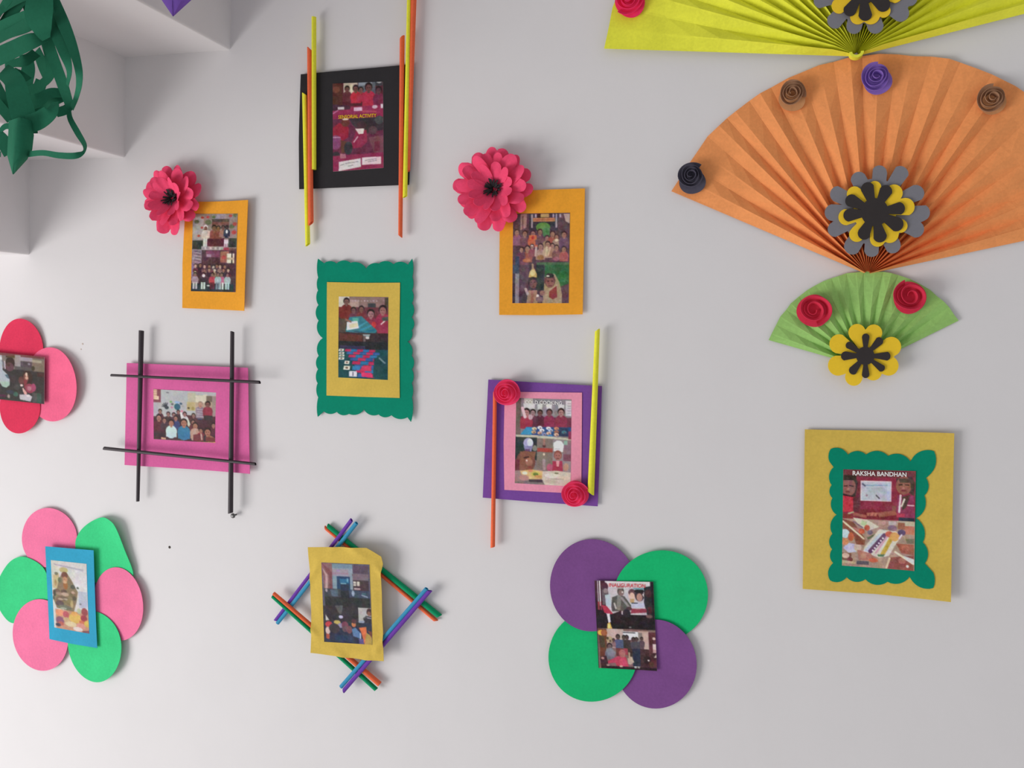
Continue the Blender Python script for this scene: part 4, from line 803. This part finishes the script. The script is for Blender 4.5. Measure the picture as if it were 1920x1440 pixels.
pr = photo(t, [(96, 1050), (163, 1057), (168.5, 1187.5), (102.5, 1176)], 0.0135, (105, 90, 770, 1340), 'ccc4bc', 0.98, ops, 9, 5)

t = Thing('photo_flower', 'crimson and pink paper petal flower around a dark wide photo', 'photo flower', 40, 800)
sheet(t, 'petal', ellipse(-30, 718, 53, 62, 0, 64), 0.0030, C_CORAL)
sheet(t, 'petal', ellipse(41, 655, 40.5, 57, 0, 64, 0.01, 2), 0.0045, C_RED, bend=lift(0, 1, 0.005))
sheet(t, 'petal', ellipse(99, 720.5, 50, 69.5, -6, 64, 0.012, 3), 0.0062, C_CORAL, bend=lift(1, 0.2, 0.007))
sheet(t, 'petal', ellipse(38.5, 764, 38, 48.5, 0, 64, 0.01, 4), 0.0078, C_RED, bend=lift(0, -1, 0.003))
def ops(p):
    p.r(-600, 120, 1140, 560, '7c7068'); p.r(-600, 120, 1140, 190, '7c3c3c'); p.r(420, 160, 560, 520, 'a09490'); p.r(540, 190, 840, 290, 'a498a0'); p.r(560, 300, 830, 440, '54444c'); p.e(760, 350, 30, 30, '8c8490'); p.e(590, 360, 30, 50, '64505c'); p.r(840, 220, 1140, 540, '84705e'); p.r(840, 230, 1060, 300, 'a89c84'); p.r(420, 440, 860, 530, '5c5450'); p.e(860, 450, 40, 60, '4c3c28')
    p.r(-600, 520, 1140, 1330, '3c3432'); p.p([(-600, 180), (110, 200), (130, 560), (240, 660), (300, 780), (300, 920), (220, 1000), (120, 980), (40, 860), (-20, 700), (-600, 800)], 'b0b8c0'); p.p([(0, 230), (110, 240), (110, 310), (0, 310)], 'd4dcdc'); p.p([(60, 860), (290, 840), (290, 940), (210, 1000), (120, 980)], 'a8c0b0'); p.l(120, 330, 190, 520, 30, '6c6c78'); p.l(180, 340, 190, 530, 20, 'd8c4d0'); p.p([(180, 680), (250, 660), (300, 780), (240, 760)], '5c747c')
    p.e(310, 370, 110, 150, '3e2a22'); p.e(300, 470, 100, 110, '6a4048'); p.p([(210, 200), (420, 180), (420, 230), (210, 240)], '5c4426'); p.e(270, 420, 40, 40, '54362e')
    p.e(720, 700, 130, 180, '402820'); p.e(690, 700, 60, 110, '8c5044'); p.e(700, 615, 26, 50, 'e8c8b0'); p.e(705, 705, 36, 40, 'e0a890'); p.e(580, 780, 70, 100, '6c3c38'); p.p([(640, 760), (720, 760), (700, 980), (640, 960)], '8c3038')
    p.e(780, 960, 110, 120, 'a03c50'); p.e(870, 930, 60, 100, 'b04068'); p.e(770, 960, 50, 60, 'c07080'); p.e(585, 905, 36, 28, 'e8c4c4'); p.l(620, 980, 640, 1060, 34, 'e8b4ac'); p.p([(640, 980), (720, 1080), (700, 1130), (640, 1110)], 'e09c94'); p.e(470, 960, 70, 70, '4a4244'); p.e(440, 1140, 60, 60, '406c5c'); p.e(310, 1100, 100, 50, '3c404c'); p.p([(530, 1140), (760, 1110), (840, 1160), (800, 1290), (540, 1260)], 'c4b8c0'); p.e(740, 1150, 40, 20, 'e8d8d4'); p.r(840, 1060, 960, 1300, '54504e'); p.r(950, 1060, 1060, 1310, '385448'); p.r(-600, 1180, 210, 1240, '5c2440'); p.r(960, 540, 1140, 640, '4c2c28'); p.e(270, 1210, 30, 50, 'a08884')
photo(t, [(-45, 656), (85.6, 669.5), (86.3, 757.3), (-45, 743.5)], 0.0105, (-590, 130, 1135, 1320), '3c3432', 0.98, ops, 10, 4, bend=lambda u, v: 0.003)

t = Thing('photo_flower', 'purple and green flower of four paper discs around photo', 'photo flower', 1175, 1330)
FC = W(1175, 1172, 0)
def pin(alpha):
    def f(x, z, alpha=alpha): return 0.0
    return f
DISCS = ((1111.5, 1096.5, 80, 86, 135, C_PURPLE2), (1240, 1116, 88, 85.5, 45, C_GREEN), (1229.8, 1244.5, 76.5, 84, -45, C_PURPLE2), (1111.5, 1230, 83, 84, -135, C_GREEN))
for (cx, cy, rx, ry, al, m) in DISCS:
    o0 = W(cx, cy, 0.003)
    def bend(x, z, o0=o0, al=math.radians(al)):
        gx, gz = o0[0] + x - FC[0], o0[2] + z - FC[2]; r = math.hypot(gx, gz)
        return 0.0028 * math.sin(math.atan2(gz, gx) - al) * min(1, r / 0.03) + 0.0012 * max(0, r - 0.1) / 0.06
    sheet(t, 'petal', ellipse(cx, cy, rx, ry, 0, 72, 0.006, int(cx)), 0.0045, m, rings=10, bend=bend)
def ops(p):
    p.r(60, 60, 1000, 800, '241c20'); p.r(250, 70, 930, 560, 'b8b0b4'); p.r(250, 70, 930, 160, 'd0c4c6'); p.p([(80, 65), (250, 65), (250, 520), (110, 500)], '44202c')
    p.r(130, 65, 142, 380, 'c8c4c8'); p.r(158, 65, 176, 440, 'e0dcdc'); p.r(128, 380, 145, 500, 'c04848'); p.r(165, 380, 180, 500, 'b83c50'); p.p([(190, 200), (290, 180), (300, 420), (200, 420)], '605058'); p.e(240, 150, 56, 60, '4c2838'); p.e(255, 215, 36, 36, '8c7878'); p.p([(240, 280), (320, 260), (330, 450), (250, 450)], 'a8b8c0')
    p.p([(330, 450), (350, 310), (450, 270), (540, 290), (640, 430), (600, 500), (340, 520)], '54504c'); p.l(460, 300, 440, 470, 60, '7c7870'); p.l(380, 400, 400, 470, 26, 'b8b0a8'); p.l(500, 320, 620, 470, 34, '8c8084'); p.e(485, 220, 52, 66, '4a4040'); p.e(490, 240, 40, 48, '7c605c'); p.e(510, 230, 14, 12, 'd8ccc8'); p.e(480, 160, 60, 24, '9c8c88')
    p.e(655, 270, 60, 80, 'cfa8a4'); p.e(655, 230, 54, 50, '604048'); p.e(655, 275, 36, 44, 'd8a898'); p.e(765, 270, 70, 90, '383038'); p.e(765, 300, 44, 60, 'b08070'); p.e(765, 210, 74, 30, '2a2428'); p.p([(620, 330), (690, 320), (680, 380), (620, 380)], 'b88c60'); p.l(830, 260, 870, 330, 34, 'd8ccc8'); p.p([(630, 400), (850, 380), (830, 450), (640, 460)], 'b0b0c8'); p.r(680, 160, 860, 185, '7098a8'); p.p([(640, 380), (740, 380), (730, 395), (640, 395)], '3c4050')
    p.p([(840, 150), (940, 130), (950, 560), (870, 560), (830, 380)], '2a2a2e'); p.e(900, 240, 50, 60, '44282c'); p.p([(640, 470), (860, 465), (870, 520), (620, 540)], '8c3044'); p.p([(880, 440), (940, 430), (940, 540), (890, 540)], '4a2028'); p.e(900, 575, 50, 26, '6a4c48')
    p.p([(180, 430), (260, 440), (360, 560), (290, 560), (220, 540)], 'b02c44'); p.p([(255, 560), (300, 550), (310, 680), (275, 690)], 'd8ccd0'); p.p([(250, 780), (260, 700), (300, 680), (330, 780)], 'd8a448'); p.e(280, 740, 18, 40, 'ecc870'); p.e(600, 470, 44, 30, '4c3038'); p.e(560, 540, 60, 60, '2a2430'); p.p([(330, 560), (480, 500), (480, 700), (360, 720)], '2c1c22'); p.e(605, 745, 20, 10, '6a6a68')
    p.r(100, 775, 1000, 1390, '7c5c58'); p.r(240, 780, 500, 1060, 'b89c94'); p.r(490, 810, 720, 930, 'd0ccd4'); p.r(490, 820, 680, 832, '404040'); p.r(720, 800, 880, 1180, 'b4948a'); p.r(720, 820, 780, 1000, '7c706c'); p.r(800, 820, 880, 1180, 'bc9c92'); p.r(875, 810, 1000, 1390, '5c2c34'); p.p([(110, 780), (240, 790), (230, 1060), (130, 1380)], '6a3c2c'); p.e(150, 840, 50, 40, 'd8a83c'); p.e(200, 840, 50, 44, '9c5434'); p.p([(120, 880), (200, 900), (210, 1060), (130, 1060)], '4a3c2c'); p.e(280, 940, 50, 50, 'a8946c'); p.e(250, 920, 20, 20, '4c4030'); p.e(290, 960, 16, 20, '5c4c3c')
    for (x, y, s, c1) in ((410, 895, 36, '4c5474'), (500, 900, 32, '34302e'), (545, 900, 34, '302c30'), (645, 930, 36, '3c3c44'), (690, 920, 30, '5c5c64'), (770, 910, 26, '544048'), (340, 945, 24, '84605c')): p.kid(x, y, s, c1, '54403c', '241c1e')
    p.r(370, 935, 490, 1060, '4a5272'); p.r(490, 940, 600, 1140, '38302e'); p.r(610, 960, 740, 1100, '44404a'); p.p([(740, 960), (800, 950), (800, 1150), (740, 1150)], '5c404c')
    p.kid(275, 1040, 44, '6c6c74', '6a5450'); p.p([(220, 1080), (300, 1060), (370, 1130), (340, 1190), (240, 1190)], '7c7c84'); p.r(370, 1060, 500, 1180, '6c3434'); p.r(490, 1060, 550, 1160, 'a03444'); p.r(550, 1060, 620, 1180, '40302c'); p.r(620, 1060, 740, 1320, '2a3044'); p.r(740, 1060, 880, 1380, '44282c')
    p.e(920, 960, 30, 40, '4a2420'); p.e(955, 900, 24, 20, 'c8a49c'); p.r(930, 980, 985, 1060, 'cdb8b4'); p.r(930, 1060, 985, 1110, 'b8888c'); p.p([(900, 1120), (990, 1110), (990, 1210), (880, 1220)], '44242a'); p.p([(940, 1180), (990, 1120), (990, 1180)], 'b09c98')
    p.p([(220, 1270), (400, 1180), (520, 1190), (560, 1340), (380, 1340), (350, 1280), (230, 1300)], 'b8384c'); p.e(465, 1140, 50, 60, 'a8605c'); p.e(480, 1270, 60, 70, 'c83c58'); p.p([(540, 1210), (610, 1180), (640, 1260), (590, 1300), (550, 1290)], 'b4a08c'); p.l(570, 1130, 575, 1200, 26, 'b09078'); p.p([(120, 1200), (220, 1180), (250, 1340), (130, 1340)], '3c2428'); p.e(160, 1220, 24, 18, 'b07c78'); p.r(130, 1330, 980, 1390, '2c1c20'); p.r(640, 1322, 680, 1346, 'b4b4b4'); p.r(690, 1322, 725, 1346, '949494'); p.e(840, 1220, 60, 60, '302024'); p.e(860, 1225, 14, 12, 'd0c8c4'); p.e(900, 1280, 40, 40, '4a3428'); p.e(240, 1320, 26, 16, 'a08474'); p.e(440, 1330, 26, 14, 'c89c8c')
pr = photo(t, [(1115, 1088), (1225, 1090.5), (1232, 1258), (1122.5, 1252)], 0.0095, (85, 65, 985, 1375), '3c3034', 0.68, ops, 11, 5)
lettering(t, pr, 'INAUGURATION', 1142, 1099.5, 1210, 1101.5, 7.0, C_REDINK, 0.0101, 0.012)

# ================================================================== nail in the wall
t = Thing('wall_nail', 'small grey metal nail head in the wall below the magenta frame', 'nail', 442.5, 965)
c = W(442.5, 965, 0); V = []; F = []; n = 16; r = 4.6 * mpp(442, 965)
for (rr, y) in ((0.35 * r, 0.004), (0.35 * r, -0.009), (r, -0.009), (r, -0.0105), (0.5 * r, -0.0118), (0.05 * r, -0.012)):
    V += [c + np.array([rr * math.cos(6.2832 * i / n), y, rr * math.sin(6.2832 * i / n)]) for i in range(n)]
for k in range(5):
    for i in range(n): F.append((k * n + i, k * n + (i + 1) % n, (k + 1) * n + (i + 1) % n, (k + 1) * n + i))
m = paper('nail_metal', '6c6a6a', 0.9, rough=0.4, spec=0.5, grain=0.05); m.node_tree.nodes['Principled BSDF'].inputs['Metallic'].default_value = 0.8
t.add('nail_head', V, F, m)

# ================================================================== hanging paper-cut lanterns
def catmull(P, n):
    P = [np.array(p, float) for p in P]; P = [2 * P[0] - P[1]] + P + [2 * P[-1] - P[-2]]; out = []
    for i in range(1, len(P) - 2):
        p0, p1, p2, p3 = P[i - 1:i + 3]
        for k in range(n):
            s = k / n; out.append(0.5 * (2 * p1 + (p2 - p0) * s + (2 * p0 - 5 * p1 + 4 * p2 - p3) * s * s + (3 * p1 - p0 - 3 * p2 + p3) * s ** 3))
    out.append(P[-2]); return out
def ribbon(t, pts, mat, twist=0.3, name='paper_strip', n=6):
    """Cut paper strip: pts = (x, y, distance from the wall, half width) in the 4.235x zoom of the photo corner."""
    C = [];
    for q in catmull(pts, n):
        C.append((W(q[0] / 4.235, q[1] / 4.235, q[2]), q[3] * 1.12 / 4.235 * mpp(q[0] / 4.235, q[1] / 4.235, q[2])))
    P = []
    for i, (c, w) in enumerate(C):
        d = C[min(i + 1, len(C) - 1)][0] - C[max(i - 1, 0)][0]; d /= np.linalg.norm(d)
        v = CAM - c; v = np.array([0.25, -1, 0.0]) if True else v; s = np.cross(d, v); s /= np.linalg.norm(s)
        nrm = np.cross(s, d); s = s * math.cos(twist) + nrm * math.sin(twist)
        P.append([c - s * w, c - s * w * 0.33, c + s * w * 0.33, c + s * w])
    V, F = shell(P, 0.0006)
    return t.add(name, V, F, mat)
t = Thing('paper_lantern', 'dark green paper cut lantern of looped strips hanging below stairs', 'lantern', 25, 325)
H = 0.46
for pts, tw in (
    ([(330, -160, H, 60), (430, 20, H, 44), (505, 190, H + .02, 44), (575, 370, H + .03, 36), (622, 540, H + .04, 27), (628, 660, H + .03, 24), (606, 770, H + .01, 20), (570, 860, H - .01, 18)], 0.25),
    ([(270, -120, H, 70), (360, 80, H + .01, 60), (440, 250, H + .02, 46), (510, 420, H + .03, 38), (548, 560, H + .02, 22), (535, 680, H, 12)], 0.2),
    ([(200, -120, H - .02, 80), (270, 80, H - .01, 80), (350, 260, H, 52), (430, 480, H, 46), (500, 680, H, 46), (560, 860, H - .01, 34)], -0.2),
    ([(330, -100, H + .03, 80), (312, 40, H + .035, 105), (310, 150, H + .035, 100), (345, 250, H + .03, 64), (368, 310, H + .03, 34)], 0.0),
    ([(200, 430, H - .04, 46), (225, 540, H - .04, 50), (205, 640, H - .04, 56), (190, 760, H - .04, 50)], 0.0),
    ([(330, 640, H - .04, 44), (300, 760, H - .04, 50), (360, 860, H - .04, 60), (470, 850, H - .04, 50)], 0.0),
    ([(-60, 130, H, 34), (60, 50, H, 32), (180, -20, H + .01, 36), (330, -110, H + .01, 50)], 0.3),
    ([(-60, 240, H - .01, 34), (90, 170, H, 34), (220, 130, H + .01, 44)], -0.3),
    ([(-60, 330, H, 44), (80, 260, H + .01, 44), (210, 200, H + .02, 60), (300, 150, H + .02, 50)], 0.2),
    ([(-60, 470, H + .03, 70), (90, 400, H + .03, 68), (240, 330, H + .03, 62), (370, 290, H + .02, 36)], 0.1),
    ([(360, 320, H - .02, 46), (400, 450, H - .02, 54), (400, 580, H - .02, 48), (340, 660, H - .02, 40), (220, 730, H - .02, 40)], -0.3),
    ([(290, 400, H - .03, 42), (340, 520, H - .03, 52), (380, 620, H - .03, 44)], -0.4),
    ([(20, 560, H + .02, 60), (110, 640, H + .03, 72), (150, 780, H + .03, 82), (190, 930, H + .03, 84), (230, 1060, H + .02, 60)], 0.2),
    ([(40, 520, H, 26), (120, 500, H, 30), (200, 480, H, 44), (290, 420, H - .01, 40)], 0.1),
    ([(100, 560, H - .01, 30), (150, 600, H - .02, 42), (205, 650, H - .02, 50)], 0.4),
    ([(170, 820, H + .01, 52), (290, 800, H + .01, 54), (400, 740, H, 40), (510, 740, H - .01, 30)], 0.15),
    ([(200, 980, H + .03, 60), (300, 960, H + .03, 70), (400, 890, H + .03, 58), (440, 810, H + .02, 24)], 0.1),
    ([(220, 880, H, 30), (330, 850, H - .01, 32), (450, 800, H - .01, 26), (540, 760, H - .02, 24)], -0.2),
    ([(440, 900, H, 30), (520, 870, H - .01, 34), (570, 820, H - .02, 28)], -0.2),
    ([(545, 880, H - .01, 18), (560, 950, H, 20), (620, 1060, H + .01, 22), (672, 1150, H + .03, 17), (665, 1200, H + .05, 16), (600, 1236, H + .06, 22), (470, 1234, H + .06, 22), (340, 1214, H + .05, 20), (220, 1225, H + .03, 20)], 0.1),
    ([(-40, 640, H - .01, 28), (20, 760, H, 30), (80, 880, H, 28), (120, 960, H + .01, 30)], 0.4),
    ([(-40, 800, H + .01, 38), (30, 880, H + .01, 36), (90, 950, H + .01, 36)], 0.2),
    ([(0, 1040, H + .02, 14), (40, 1005, H + .02, 20), (90, 1000, H + .02, 22)], 0.0),
    ([(-30, 1060, H + .02, 44), (30, 1130, H + .02, 50), (80, 1220, H + .02, 48)], 0.1),
): 
    ribbon(t, pts, C_LANTERN, tw)
    if min(q[0] for q in pts) >= 215 and max(q[0] for q in pts) > 500 and len(pts) > 4:      # the loops come in pairs, one on each side
        ribbon(t, [(2 * (240 - 0.104 * q[1]) - q[0], q[1], 2 * H - q[2], q[3]) for q in pts], C_LANTERN, -tw)
def cone(t, pts_front, mat, name='folded_tip'):
    """Folded paper point: two panels meeting in a ridge; rows of (x_left, x_ridge, x_right, y, h)."""
    P = []
    for (xl, xm, xr, y, yl, yr, h) in pts_front:
        P.append([W(xl / 4.235, yl / 4.235, h - 0.02), W((xl + xm) / 8.47, (y + yl) / 8.47, h - 0.008), W(xm / 4.235, y / 4.235, h), W((xr + xm) / 8.47, (y + yr) / 8.47, h - 0.008), W(xr / 4.235, yr / 4.235, h - 0.02)])
    V, F = shell(P, 0.0006); t.add(name, V, F, mat)
cone(t, [(70, 160, 250, 930, 960, 960, H + .05), (68, 140, 268, 1050, 1040, 1075, H + .05), (62, 125, 255, 1170, 1150, 1190, H + .05), (58, 112, 215, 1290, 1230, 1265, H + .045), (100, 104, 110, 1385, 1378, 1380, H + .035)], C_LANTERN)
cone(t, [(120, 250, 400, -60, -70, -70, H + .03), (130, 245, 350, -180, -180, -180, H + .03), (170, 240, 300, -300, -300, -300, H + .02), (232, 236, 242, -420, -418, -418, H)], C_LANTERN)
def thread(t, px, py, h, ztop):
    a = W(px, py, h); b = np.array([a[0], a[1], ztop]); u = np.array([0.0008, 0, 0]); v = np.array([0, 0.0008, 0])
    V = [a + u, a + v, a - u, a - v, b + u, b + v, b - u, b - v]
    t.add('thread', V, [(0, 1, 5, 4), (1, 2, 6, 5), (2, 3, 7, 6), (3, 0, 4, 7)], C_THREAD)
thread(t, 56, -97, H, 2.03)

t = Thing('paper_lantern', 'purple folded paper lantern tip hanging in front of stairs', 'lantern', 325, 30)
H = 0.30
cone(t, [(1130, 1345, 1700, -300, -280, -280, H + .03), (1190, 1360, 1640, -150, -140, -140, H + .02), (1285, 1368, 1518, 0, 0, 0, H + .01), (1372, 1374, 1378, 130, 127, 127, H)], C_LANTERN_P)
cone(t, [(1180, 1350, 1620, -820, -830, -830, H + .03), (1240, 1360, 1540, -950, -950, -950, H + .02), (1366, 1370, 1376, -1100, -1098, -1098, H)], C_LANTERN_P)
for k, (bul, hw, dh) in enumerate(((330, 40, 0.0), (230, 36, 0.03), (120, 34, 0.05), (60, 40, -0.04))):
    for sd in (-1, 1):
        ribbon(t, [(1400 + sd * 200, -860, H, hw), (1400 + sd * (180 + bul), -700, H + sd * dh, hw), (1400 + sd * (200 + bul), -520, H + sd * dh, hw), (1400 + sd * (180 + bul * .8), -380, H + sd * dh, hw), (1400 + sd * 190, -270, H, hw)], C_LANTERN_P, 0.25 * sd)
thread(t, 1370 / 4.235, -1100 / 4.235, H, 2.19 if W(1370 / 4.235, -1100 / 4.235, H)[2] < 2.19 else W(1370 / 4.235, -1100 / 4.235, H)[2] + 0.05)
